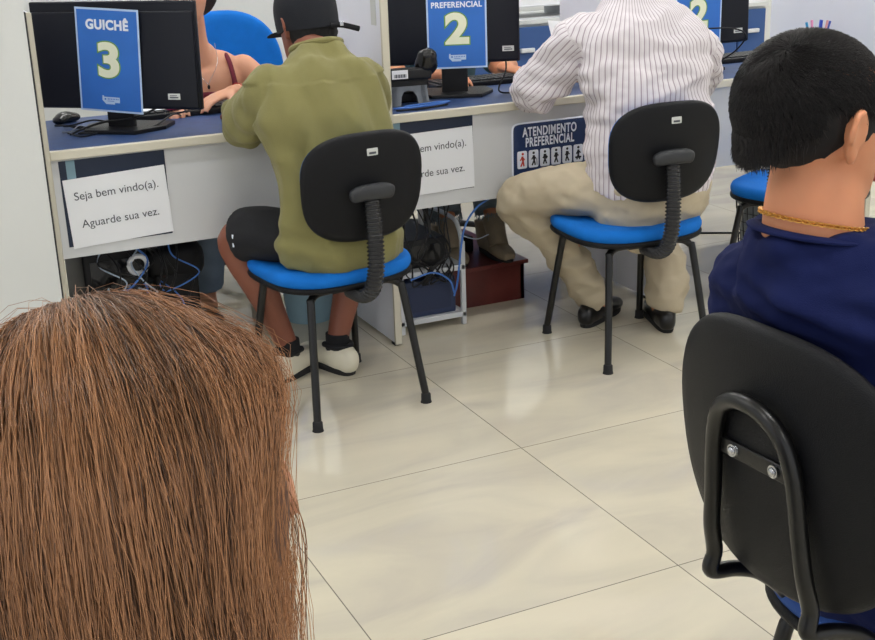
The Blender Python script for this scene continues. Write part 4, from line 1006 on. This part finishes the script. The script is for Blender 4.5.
# ---- attendants
def swivel_chair(loc, rz, label, wide=.48):
    t = empty('swivel_chair', (*loc, 0), rz)
    bm = newbm(); outline_slab(bm, superell(.48, .46, 3.2, 48), .44, .49, .018, fn=lambda u, v, d: Vector((u, v, d))); obj('seat', bm, BLUED, t)
    def bf(u, v, d): return Vector((u, -.26-d+.05*(u/.22)**2-.08*v, .78+v))
    bm = newbm(); outline_slab(bm, superell(wide, .50, 2.5, 56), -.025, .025, .018, fn=bf); obj('backrest', bm, BLUES, t)
    bm = newbm(); tube(bm, [(0, -.05, .43), (0, -.22, .43), (0, -.29, .50), (0, -.295, .75)], .016, 10, 5); obj('spine', bm, TUBE, t)
    bm = newbm(); lathe(bm, [(.03, .09), (.03, .26), (.02, .27), (.02, .44)], (0, 0, 0), 18); bmesh.ops.recalc_face_normals(bm, faces=bm.faces[:]); obj('gas_column', bm, BLK, t)
    for k in range(5):
        a = 2*PI*k/5+.3; c, s = math.cos(a), math.sin(a); bm = newbm()
        limb(bm, [(.0, 0, .10, .024, .018), (.12*c, .12*s, .095, .020, .014), (.27*c, .27*s, .072, .015, .011)], ref=(-s, c, 0), n=3, seg=10); ar = obj('base_arm', bm, BLK, t)
        bm = newbm()
        for q in (-.012, .012): bmesh.ops.create_cone(bm, segments=18, radius1=.026, radius2=.026, depth=.014, cap_ends=True, matrix=Matrix.Translation((.27*c-s*q, .27*s+c*q, .027))@Matrix.Rotation(a, 4, 'Z')@Matrix.Rotation(PI/2, 4, 'X'))
        obj('caster', bm, BLK, ar)
    return tag(t, label, 'chair', 'attendants\' swivel chairs')
swivel_chair((1.345, 4.66), PI-.06, 'bright blue round-backed swivel chair behind the attendant in the maroon top', .46)
swivel_chair((2.15, 4.72), PI, 'blue swivel chair hidden behind the monitor with the desk phone')

def attendant_maroon():
    # local frame faces +Y; rotated by pi so she looks to the customers
    loc, rz = (1.15, 4.50, 0), PI-.04
    b = newbm(); HC = Vector((.04, .12, 1.155)); HR = Rz(-.35)@Matrix.Rotation(-.25, 3, 'X')
    head_bm(b, HC, HR, .96); ear_bm(b, HC, HR, .96)
    limb(b, [(.01, .05, .90, .06, .055), (.02, .065, .96, .047, .05), (.03, .09, 1.03, .046, .05), (.036, .105, 1.09, .046, .05)], n=3)
    limb(b, [(.0, .0, .54, .15, .10), (.0, .01, .64, .125, .09), (.0, .03, .74, .14, .095), (.0, .035, .82, .155, .092), (.0, .03, .87, .14, .075), (.01, .04, .91, .07, .055)], n=4, seg=24)
    limb(b, [(-.155, .035, .855, .052, .052), (-.215, .08, .80, .047, .048), (-.252, .19, .785, .040, .040), (-.14, .33, .815, .032, .030), (-.008, .44, .832, .024, .020)], n=4)
    limb(b, [(.145, .035, .855, .048, .050), (.20, .09, .80, .044, .046), (.23, .18, .755, .038, .038), (.20, .29, .79, .032, .030), (.17, .38, .800, .024, .021)], n=4)
    hand_bm(b, (-.008, .44, .832), (.89, .45, -.16), (0, 0, -1), 1, s=.92, curl=.3)
    hand_bm(b, (.17, .38, .800), (.1, .9, -.05), (0, 0, -1), -1, s=.92, curl=.3)
    for sx in (-1, 1): limb(b, [(sx*.09, .0, .53, .085, .078), (sx*.11, .2, .53, .072, .068), (sx*.10, .38, .50, .054, .055), (sx*.10, .33, .3, .048, .05), (sx*.10, .26, .10, .033, .035), (sx*.10, .27, .05, .034, .04)], n=4)
    o = person('person', b, .006, SKIN_F, loc, rz, 'person in maroon tank top typing behind the first monitor')
    face_parts(o, HC, HR, .96)
    g = newbm(); limb(g, [(.0, .0, .53, .165, .118), (.0, .012, .64, .138, .104), (.0, .032, .74, .150, .108), (.0, .038, .80, .158, .106)], n=4, seg=28, caps=('flat', 'flat'))
    # tapering neckline: raise sides
    top = garment('tank_top', g, .006, MAROON, o, folds(.002, 12), 3)
    for sx in (-1, 1):
        g = newbm(); limb(g, [(sx*.098, .140, .765, .020, .004), (sx*.096, .135, .82, .010, .004), (sx*.092, .10, .885, .009, .004), (sx*.09, .04, .915, .009, .004), (sx*.092, -.03, .89, .009, .004), (sx*.098, -.06, .80, .009, .004), (sx*.10, -.065, .76, .012, .004)], ref=(1, 0, 0), n=5, seg=10); obj('strap', g, MAROON, top)
    g = newbm(); limb(g, [(.0, -.0, .49, .18, .13), (.0, .0, .57, .162, .12)], n=3, seg=24, power=2.4)
    for sx in (-1, 1): limb(g, [(sx*.09, .0, .53, .10, .088), (sx*.11, .2, .535, .086, .08), (sx*.10, .385, .505, .068, .068), (sx*.10, .37, .42, .064, .066), (sx*.10, .32, .27, .062, .068), (sx*.10, .27, .13, .060, .068)], n=4, caps=('round', 'flat'))
    garment('trousers', g, .008, JEANL, o, folds(.004, 9), 4)
    for sx in (-1, 1): shoe(o, (sx*.11, .42, 0), (sx*.10, .185, 0), SHOEB, RUBBER, h=.07, wdt=.04)
    # hair, dark bob
    hair_shell('hair', HC, HR, 1.03, mat('dark_brown_hair', (34, 26, 26), .6, bump=.8, bscale=160), o, low=(0, -.035, -.045), low_r=(.088, .060, .070), dsp=folds(.0025, 26, (1, 1, 1), True))
    g = newbm(); tube(g, [(-.052, .062, .955), (-.045, .105, .89), (-.01, .128, .835), (.0, .134, .822), (.01, .128, .835), (.05, .105, .89), (.06, .062, .955)], .0009, 6, 6); nl = obj('necklace', g, STEEL, o)
    g = newbm(); ellipsoid(g, (-.0, .138, .812), (.005, .003, .008)); obj('pendant', g, BLK, nl)
    g = newbm(); pts = [(-.035-.64*.029*math.cos(a), .418+.76*.029*math.cos(a), .828+.027*math.sin(a)) for a in np.linspace(0, 2*PI, 17)]; tube(g, pts, .0014, 6, 1); obj('bracelet', g, mat('red_thread', (190, 50, 40), .7), o)
    return o
attendant_maroon()

def attendant_boots():
    loc, rz = (2.12, 4.56, 0), PI+.05
    b = newbm(); HC = Vector((.0, .10, 1.19)); HR = Matrix.Rotation(-.2, 3, 'X')
    head_bm(b, HC, HR, 1); ear_bm(b, HC, HR, 1)
    limb(b, [(.0, .03, .96, .06, .055), (.0, .05, 1.02, .052, .054), (.0, .08, 1.10, .05, .054), (.0, .09, 1.14, .05, .05)], n=3)
    limb(b, [(.0, .0, .54, .15, .10), (.0, .0, .70, .15, .10), (.0, .015, .84, .165, .10), (.0, .02, .92, .155, .085), (.0, .03, .97, .08, .06)], n=4, seg=24)
    limb(b, [(-.16, .02, .90, .05, .05), (-.21, .08, .82, .045, .045), (-.23, .17, .765, .038, .038), (-.18, .29, .80, .032, .030), (-.11, .38, .806, .025, .022)], n=4)
    limb(b, [(.16, .02, .90, .05, .05), (.22, .09, .82, .045, .045), (.24, .20, .765, .038, .038), (.19, .33, .80, .032, .030), (.15, .45, .806, .025, .022)], n=4)
    hand_bm(b, (-.11, .38, .806), (-.1, .9, -.05), (0, 0, -1), 1, s=.95, curl=.35)
    hand_bm(b, (.15, .45, .806), (.25, .9, -.05), (0, 0, -1), -1, s=.95, curl=.35)
    LG = (((.05, .42, .55), (.085, .60, .27)), ((.21, .38, .55), (.255, .56, .27)))
    for sx, (kn, an) in zip((-1, 1), LG): limb(b, [(sx*.09, .0, .55, .082, .076), (sx*.10, .2, .56, .072, .068), (*kn, .054, .055), ((kn[0]+an[0])/2, (kn[1]+an[1])/2, .42, .04, .04), (*an, .028, .028)], n=4)
    o = person('person', b, .0065, SKIN_N, loc, rz, 'person in ripped dark jeans and olive boots resting on a wooden footrest')
    face_parts(o, HC, HR)
    hair_shell('hair', HC, HR, 1.0, MATS['dark_brown_hair'], o)
    g = newbm(); limb(g, [(.0, .0, .52, .175, .125), (.0, .0, .70, .17, .12), (.0, .015, .84, .18, .118), (.0, .02, .92, .17, .10), (.0, .03, .97, .085, .075)], n=4, seg=26, caps=('flat', 'flat'))
    for sx in (-1, 1): limb(g, [(sx*.11, .02, .90, .066, .064), (sx*.165, .03, .895, .064, .062), (sx*.215, .08, .82, .058, .056), (sx*.225, .12, .79, .056, .055)], n=4, caps=('round', 'flat'))
    garment('t_shirt', g, .008, TSHIRT, o, folds(.003, 9), 4)
    g = newbm(); limb(g, [(.0, -.0, .50, .18, .13), (.0, .0, .58, .165, .12)], n=3, seg=24, power=2.4)
    for sx, (kn, an) in zip((-1, 1), LG): limb(g, [(sx*.09, .0, .55, .10, .088), (sx*.10, .2, .56, .086, .08), (kn[0], kn[1], kn[2], .07, .068), ((kn[0]*.6+an[0]*.4), (kn[1]*.6+an[1]*.4), .44, .062, .062), ((kn[0]*.2+an[0]*.8), (kn[1]*.2+an[1]*.8), .315, .060, .060)], n=4, caps=('round', 'flat'))
    tr = garment('jeans', g, .007, JEAND, o, folds(.004, 9), 4)
    for kn, an in LG:
        g = newbm()
        for k in range(70):
            a = random.uniform(0, 2*PI); c_ = Vector((kn[0]*.2+an[0]*.8+.058*math.cos(a), kn[1]*.2+an[1]*.8+.058*math.sin(a), .32)); l = random.uniform(.012, .035)
            tube(g, [c_, c_+Vector((random.uniform(-.006, .006), random.uniform(-.006, .006), -l))], .0012, 4, 1)
        f_ = obj('frayed_hem', g, JEAND, tr); f_['kind'] = 'stuff'
    for kn, an in LG:
        g = newbm(); f_ = lambda z: ((z-an[2])/(kn[2]-an[2])); limb(g, [(an[0]+(kn[0]-an[0])*f_(z), an[1]+(kn[1]-an[1])*f_(z), z, rr, rr) for z, rr in ((.20, .037), (.24, .037), (.275, .040), (.295, .041))], n=3, seg=18, cap='flat'); obj('boot_shaft', g, BOOT, o)
    for (kn, an), zf in zip(LG, (.155, .155)):
        shoe(o, (an[0]+.01, an[1]+.13, zf), (an[0], an[1]-.10, zf), BOOT, RUBBER, h=.085, wdt=.040, name='boot', high=.08)
    return o
attendant_boots()

# ------------------------------------------------------------------ things on and under the desks
def keyboard(loc, rz, label):
    t = empty('keyboard', loc, rz)
    bm = newbm(); box(bm, -.22, .22, -.07, .07, 0, .018, .004); obj('body', bm, BLK, t)
    bm = newbm()
    for r in range(5):
        for c in range(15):
            x = -.205+c*.0285; y = -.055+r*.0235; box(bm, x, x+.0235, y, y+.0185, .018, .0235)
    k = obj('keys', bm, GREYD, t, smooth=False)
    return tag(t, label, 'keyboard', 'keyboards')
keyboard((1.02, 4.075, .772), .05, 'black keyboard under the fingers of the attendant in maroon')
keyboard((2.10, 4.09, .772), .0, 'black keyboard on the desk behind the middle monitor')
keyboard((3.12, 4.04, .772), .0, 'black keyboard at the far desk next to the third monitor')
bm = newbm(); limb(bm, [(0, -.04, .012, .024, .013), (0, -.01, .018, .030, .019), (0, .03, .014, .027, .014)], n=4, seg=16)
for v in bm.verts: v.co.z = max(v.co.z, 0)
ms = obj('computer_mouse', bm, GLOSSB); ms.location = (.610, 4.13, .772); ms.rotation_euler = (0, 0, -.9)
bm = newbm(); ellipsoid(bm, (.012, .036, .016), (.008, .006, .004)); obj('red_light', bm, mat('red_led', (230, 50, 40), .4, emis=1.5), ms)
tag(ms, 'black computer mouse with a red light by the white pillar', 'mouse')
bm = newbm(); box(bm, -.10, .10, -.06, .06, 0, .001); p = obj('paper_sheet', bm, WHITEP, None, smooth=False); p.location = (.88, 4.10, .7962); p.rotation_euler = (0, 0, .1)
tag(p, 'white paper lying on the first keyboard', 'paper')
def cable(pts, r, m, label, group='loose cables', n=8, name='cable'):
    bm = newbm(); tube(bm, pts, r, 8, n, cap='round'); return tag(obj(name, bm, m), label, 'cable', group)
cable([(.60, 4.0, .777), (.64, 3.90, .776), (.60, 3.86, .776), (.70, 3.83, .777), (.80, 3.80, .78), (.90, 3.90, .80), (.95, 4.0, .778)], .003, BLK, 'black cable looping around the first monitor stand')
cable([(.58, 4.02, .777), (.62, 3.94, .784), (.66, 3.86, .777), (.60, 3.80, .776), (.57, 3.88, .777)], .0025, BLK, 'thin black cable coil left of the first monitor stand')
cable([(.90, 3.98, .79), (.93, 3.92, .80), (.97, 3.96, .80), (.95, 4.02, .782)], .003, BLK, 'black cable lump beside the first keyboard')
cable([(.56, 4.06, .776), (.60, 3.98, .785), (.66, 3.94, .80), (.72, 3.90, .79), (.78, 3.92, .776), (.86, 3.90, .776)], .0028, BLK, 'black cable crossing behind the first monitor stand')
cable([(.575, 3.86, .776), (.62, 3.90, .783), (.68, 3.88, .80), (.76, 3.84, .81), (.84, 3.86, .83), (.88, 3.90, .85)], .0035, BLK, 'thick black cable rising in front of the first monitor stand')
cable([(.56, 3.92, .776), (.58, 3.88, .782), (.61, 3.92, .79), (.64, 3.96, .776)], .002, GREYP, 'thin grey cable by the pillar side of the first desk')
cable([(2.06, 3.86, .95), (2.04, 3.80, .86), (2.0, 3.78, .79), (2.08, 3.80, .777), (2.18, 3.95, .777)], .003, BLK, 'black cable hanging beside the middle monitor')
cable([(2.80, 3.86, .93), (2.98, 3.80, .93), (3.06, 3.80, .90), (3.05, 3.84, .84), (3.0, 3.92, .777)], .003, BLK, 'black cable arching in front of the third monitor')
bm = newbm(); box(bm, -.02, .02, -.012, .012, 0, .03, .003); o = obj('pink_trinket', bm, mat('pink_plastic', (190, 50, 90), .5)); o.location = (.93, 4.02, .797)
tag(o, 'small pink object next to the first monitor corner', 'trinket')

# desk phone seen from behind
def phone():
    t = empty('desk_phone', (1.655, 3.745, .772), math.radians(-8))
    Rm = Matrix.Translation((0, 0.02, 0))@Matrix.Rotation(-.22, 4, 'X')
    bm = newbm()
    ol = [(-.068, 0), (-.060, .0), (-.055, .066), (-.040, .066), (-.044, .0), (-.030, .0), (-.026, .030), (-.016, .046), (0, .050), (.016, .046), (.026, .030), (.030, .0), (.044, .0), (.040, .066), (.055, .066), (.060, .0), (.068, .0), (.062, .100), (.050, .104), (.044, .090), (.024, .078), (0, .074), (-.024, .078), (-.044, .090), (-.050, .104), (-.062, .100)]
    va = [bm.verts.new(Rm@Vector((x, -.004, z))) for x, z in ol]; vb = [bm.verts.new(Rm@Vector((x, .004, z))) for x, z in ol]
    bm.faces.new(va); bm.faces.new(vb[::-1])
    for k in range(len(ol)): bm.faces.new((va[k], va[(k+1) % len(ol)], vb[(k+1) % len(ol)], vb[k]))
    bmesh.ops.triangulate(bm, faces=[f for f in bm.faces if len(f.verts) > 4]); bmesh.ops.recalc_face_normals(bm, faces=bm.faces[:])
    obj('stand_bracket', bm, GREYP, t)
    bm = newbm(); box(bm, -.075, .075, -.0, .035, .085, .125, .01, Matrix.Translation((0, .0, 0))@Matrix.Rotation(.0, 4, 'X')); box(bm, -.07, .07, .085, .21, .0, .035, .008); box(bm, -.072, .072, .03, .10, .05, .10, .008); obj('body', bm, BLK, t)
    bm = newbm(); limb(bm, [(.064, .015, .158, .034, .028), (.062, .03, .125, .040, .032), (.060, .06, .10, .026, .020), (.060, .12, .08, .02, .016), (.060, .17, .075, .03, .022)], n=4, seg=16); obj('handset', bm, GLOSSB, t)
    bm = newbm(); box(bm, -.062, -.008, -.0015, -.0002, .092, .120); st = obj('barcode_sticker', bm, WHITEP, t, smooth=False)
    bm = newbm()
    for k in range(14):
        x = -.055+k*.003; box(bm, x, x+.0012+.0008*(k % 3), -.0021, -.0014, .096, .107)
    obj('barcode', bm, INK, st, smooth=False)
    return tag(t, 'black desk phone on a grey bracket seen from behind beside the divider', 'phone')
phone()
cable([(1.575, 3.70, .778), (1.62, 3.69, .778), (1.70, 3.70, .778), (1.75, 3.715, .778), (1.79, 3.74, .778), (1.70, 3.725, .78), (1.62, 3.72, .778)], .0035, BLUEC, 'blue cable coiled in front of the desk phone')
cable([(1.57, 3.67, .776), (1.66, 3.66, .776), (1.76, 3.69, .776)], .003, BLK, 'black cable at the desk edge below the phone')

# pens in a cup by the last divider
bm = newbm(); lathe(bm, [(.036, 0), (.038, .095), (.034, .095), (.033, .01)], (0, 0, 0), 24); bmesh.ops.recalc_face_normals(bm, faces=bm.faces[:]); o = obj('pen_cup', bm, BLK); o.location = (3.43, 3.83, .772); tag(o, 'pen cup holding coloured pens beside the last divider', 'cup')
for k, (dx, dy, tx, ty, col, lb) in enumerate([(-.026, 0, -.28, .0, (40, 150, 200), 'light blue pen leaning out of the pen cup'), (-.010, .012, -.08, .05, (235, 150, 190), 'pink pen standing in the pen cup'), (.002, -.014, .05, -.05, (40, 70, 190), 'blue pen standing in the middle of the pen cup'), (.010, .008, .14, .04, (60, 100, 210), 'second blue pen next to the middle blue pen'), (.026, 0, .34, .0, (50, 80, 170), 'blue pen leaning furthest out of the pen cup'), (.018, -.012, .22, -.03, (225, 160, 160), 'pale pink pen leaning between the blue pens')]):
    bm = newbm(); box(bm, 0, .001, 0, .001, 0, .001); bmesh.ops.delete(bm, geom=bm.verts[:], context='VERTS')
    tube(bm, [(0, 0, 0), (0, 0, .14)], .0042, 8, 1); o = obj('pen', bm, mat('pen_%d' % k, col, .35)); o.location = (3.43+dx*.5, 3.83+dy*.5, .778); o.rotation_euler = (-ty, tx, 0)
    bm = newbm(); tube(bm, [(0, 0, .115), (0, 0, .150)], .0052, 8, 1); obj('cap', bm, mat('pen_%d' % k, col, .35), o)
    tag(o, lb, 'pen', 'pens in the cup')

# cabinets against the back wall
def cabinet(x, wd, label, top=.835):
    t = empty('low_cabinet', (x, 5.58, 0))
    bm = newbm(); box(bm, 0, wd, .02, .46, .06, top-.022, .002); obj('body', bm, CABW, t, smooth=False)
    bm = newbm(); box(bm, -.004, wd+.004, .0, .47, top-.022, top, .003); obj('top', bm, CABW, t, smooth=False)
    bm = newbm(); box(bm, .01, wd-.01, .03, .45, 0, .06); obj('plinth', bm, DARK, t, smooth=False)
    for k in range(2):
        bm = newbm(); x0 = .012+k*(wd-.012)/2; x1 = x0+(wd-.036)/2; box(bm, x0, x1, .002, .02, .075, top-.035, .003); d = obj('door', bm, CABB, t, smooth=False)
        bm = newbm(); hx = (x1-.13 if k == 0 else x0+.05); box(bm, hx, hx+.08, -.018, .004, top-.16, top-.138, .006); obj('handle', bm, WMETAL, d)
    return tag(t, label, 'cabinet', 'blue and white low cabinets')
cabinet(2.62, .80, 'low cabinet with blue doors below the paper tray, along the back wall')
cabinet(3.43, .80, 'low cabinet with blue doors behind the man in the striped shirt')
cabinet(4.24, .40, 'narrow low cabinet with blue doors at the end of the row')
t = empty('paper_tray', (3.22, 5.74, .835)); bm = newbm()
box(bm, -.17, .17, -.13, .13, 0, .006); box(bm, -.17, -.164, -.13, .13, 0, .05); box(bm, .164, .17, -.13, .13, 0, .05); obj('lower_tray', bm, WMETAL, t, smooth=False)
bm = newbm(); box(bm, -.17, .17, -.13, .13, .06, .066); box(bm, -.17, -.164, -.13, .13, .05, .11); box(bm, .164, .17, -.13, .13, .05, .11); obj('upper_tray', bm, WMETAL, t, smooth=False)
bm = newbm(); box(bm, -.155, .155, -.12, .12, .066, .10); obj('paper_stack', bm, WHITEP, t, smooth=False)
tag(t, 'white paper tray stacked with sheets on a low cabinet', 'tray')

# PC stand, computer, cables under the second desk
def pc_stand(loc, label):
    t = empty('pc_stand', loc)
    for x in (.0, .235):
        bm = newbm()
        for y in (.0, .34): box(bm, x, x+.016, y, y+.016, 0, .36 if y else .30, .002)
        tube(bm, [(x+.008, .008, .29), (x+.008, .03, .34), (x+.008, .09, .37), (x+.008, .34, .37)], .008, 8, 5)
        box(bm, x, x+.016, .0, .356, .032, .046, .002)
        obj('side_frame', bm, WMETAL, t)
    for z in (.03, .20):
        bm = newbm(); box(bm, .0, .25, .0, .356, z, z+.018, .002); obj('shelf', bm, WMETAL, t, smooth=False)
    return tag(t, label, 'stand')
pc_stand((1.565, 3.70, 0), 'white two-level computer stand under the second desk')
t = empty('computer', (1.585, 3.72, .048)); bm = newbm(); box(bm, 0, .20, .0, .32, 0, .13, .006); obj('case', bm, mat('dark_blue_case', (40, 54, 88), .45), t); bm = newbm(); box(bm, .02, .18, -.002, .0, .02, .11, 0); obj('front_panel', bm, mat('dark_blue_panel', (34, 46, 78), .5), t, smooth=False)
tag(t, 'dark blue box on the lower shelf of the computer stand', 'computer')
t = empty('computer', (1.60, 3.74, .218)); bm = newbm(); box(bm, 0, .16, .0, .28, 0, .10, .005); obj('case', bm, BLK, t); bm = newbm(); box(bm, .02, .14, -.002, .0, .02, .08); obj('front_panel', bm, GLOSSB, t, smooth=False)
tag(t, 'black computer on the upper shelf of the computer stand', 'computer')
for k in range(9):
    x = 1.60+.02*k; 
    cable([(x, 3.70, .44), (x+random.uniform(-.05, .05), 3.69, .36), (x+random.uniform(-.04, .06), 3.675, .28), (x+random.uniform(-.06, .05), 3.68, .22), (x+random.uniform(-.05, .05), 3.69, .17), (x+random.uniform(-.03, .05), 3.70, .23)], random.choice((.0025, .0032)), BLK, 'black cable hanging tangled over the computer stand', 'cables over the computer stand')
cable([(1.90, 3.66, .452), (1.84, 3.66, .42), (1.80, 3.665, .36), (1.785, 3.67, .28), (1.77, 3.672, .17), (1.76, 3.68, .12)], .0035, BLUEC, 'pale blue cable hanging from the second desk panel down the stand')
cable([(1.60, 3.68, .20), (1.68, 3.675, .215), (1.74, 3.675, .18), (1.76, 3.68, .13)], .003, BLUEC, 'pale blue cable arching over the lower shelf')
cable([(1.79, 3.68, .33), (1.88, 3.74, .29), (1.98, 3.84, .27)], .002, WHC, 'thin white cable between stand and footrest')

# footrest box
t = empty('footrest', (1.83, 3.84, 0))
bm = newbm(); box(bm, .0, .015, .02, .52, 0, .140); box(bm, .29, .305, .02, .52, 0, .140); box(bm, .0, .305, .02, .035, 0, .140); box(bm, .0, .305, .505, .52, 0, .140); obj('sides', bm, REDW, t, smooth=False)
bm = newbm(); box(bm, -.004, .313, .0, .53, .14, .155, .002); obj('top', bm, REDW, t, smooth=False)
tag(t, 'mahogany coloured wooden footrest box under the second desk', 'footrest')
bm = newbm(); box(bm, -.10, .10, -.07, .07, 0, .06, .008); o = obj('power_strip_box', bm, BLK); o.location = (1.915, 4.10, .155); o.rotation_euler = (0, 0, .05)
tag(o, 'black box lying on the wooden footrest', 'box')

# under the first desk: dark computer, cable heap, power strip
t = empty('computer', (.56, 3.86, .0)); bm = newbm(); box(bm, 0, .20, .0, .40, 0.0, .40, .01); obj('case', bm, BLK, t); bm = newbm(); box(bm, .02, .18, -.003, .0, .04, .37, .001); obj('front_panel', bm, GLOSSB, t)
tag(t, 'black computer tower on the floor under the first desk', 'computer')
t = empty('computer', (.80, 3.90, .0)); bm = newbm(); limb(bm, [(.0, .0, .33, .05, .06), (.10, 0, .33, .055, .07)], ref=(0, 1, 0), n=3, power=3); box(bm, -.02, .12, -.05, .10, 0, .30, .012); obj('case', bm, BLK, t)
tag(t, 'black bag-like computer case beside the tower under the first desk', 'computer')
for k in range(12):
    x = .60+.022*k; m_ = (BLK, WHC, BLK, BLK, BLUEC, BLK)[k % 6]
    lb = {0: 'black cable tangled under the first desk', 1: 'white cable tangled under the first desk', 4: 'pale blue cable tangled under the first desk'}.get(k % 6, 'black cable tangled under the first desk')
    cable([(x, 3.80, .44), (x+random.uniform(-.06, .06), 3.77, .38), (x+random.uniform(-.05, .08), 3.75, .32), (x+random.uniform(-.06, .06), 3.76, .27), (x+random.uniform(-.08, .05), 3.78, .30), (x+random.uniform(-.05, .05), 3.80, .2), (x, 3.81, .01)], random.choice((.0025, .0035)), m_, lb, 'cables under the first desk: '+('black' if m_ is BLK else 'white' if m_ is WHC else 'blue'))
bm = newbm(); pts = [(.715+.028*math.cos(a), 3.775, .365+.028*math.sin(a)) for a in np.linspace(0, 2*PI, 17)]; tube(bm, pts, .008, 8, 1); tag(obj('cable_roll', bm, WHITEP), 'white roll of cable hanging under the first desk', 'cable')

# bins
def bin_(loc, m, label, r=.115, h=.30):
    bm = newbm(); lathe(bm, [(r*.82, 0), (r, h), (r*1.05, h), (r*1.05, h+.008), (r*.95, h+.008), (r*.78, .01)], (0, 0, 0), 32); bmesh.ops.recalc_face_normals(bm, faces=bm.faces[:]); o = obj('waste_bin', bm, m); o.location = loc; return tag(o, label, 'bin')
bin_((1.36, 4.06, 0), BINB, 'pale blue waste bin under the first desk', .10, .26)
def wire_bin(loc):
    t = empty('waste_basket', loc); r0, r1, h = .10, .125, .27
    bm = newbm()
    for k in range(28):
        a = 2*PI*k/28; tube(bm, [(r0*math.cos(a), r0*math.sin(a), .008), (r1*math.cos(a), r1*math.sin(a), h)], .0018, 5, 1)
    for z in np.linspace(.02, h-.02, 7):
        r = r0+(r1-r0)*z/h; tube(bm, [(r*math.cos(a), r*math.sin(a), z) for a in np.linspace(0, 2*PI, 29)], .0015, 5, 1)
    obj('wire_mesh', bm, BLK, t)
    bm = newbm(); tube(bm, [(r1*math.cos(a), r1*math.sin(a), h) for a in np.linspace(0, 2*PI, 29)], .006, 8, 1); obj('rim', bm, GREYP, t)
    bm = newbm(); lathe(bm, [(r0, .0), (r0, .008)], (0, 0, 0), 24); obj('base', bm, BLK, t)
    bm = newbm(); lathe(bm, [(r0*.9, .01), (r1*.93, h-.01), (r1*1.0, h+.006), (r1*.9, h-.02), (.02, .05)], (0, 0, 0), 20); bmesh.ops.recalc_face_normals(bm, faces=bm.faces[:]); obj('bag_liner', bm, mat('grey_bag', (120, 126, 130), .35), t)
    return tag(t, 'black wire waste basket with a grey bag behind the navy t-shirt man\'s neck', 'bin')
wire_bin((3.30, 3.92, 0))
cable([(2.60, 4.6, .004), (3.1, 4.35, .004), (3.5, 4.1, .004), (3.62, 3.9, .004)], .004, BLK, 'dark cable lying on the floor behind the empty blue chair')
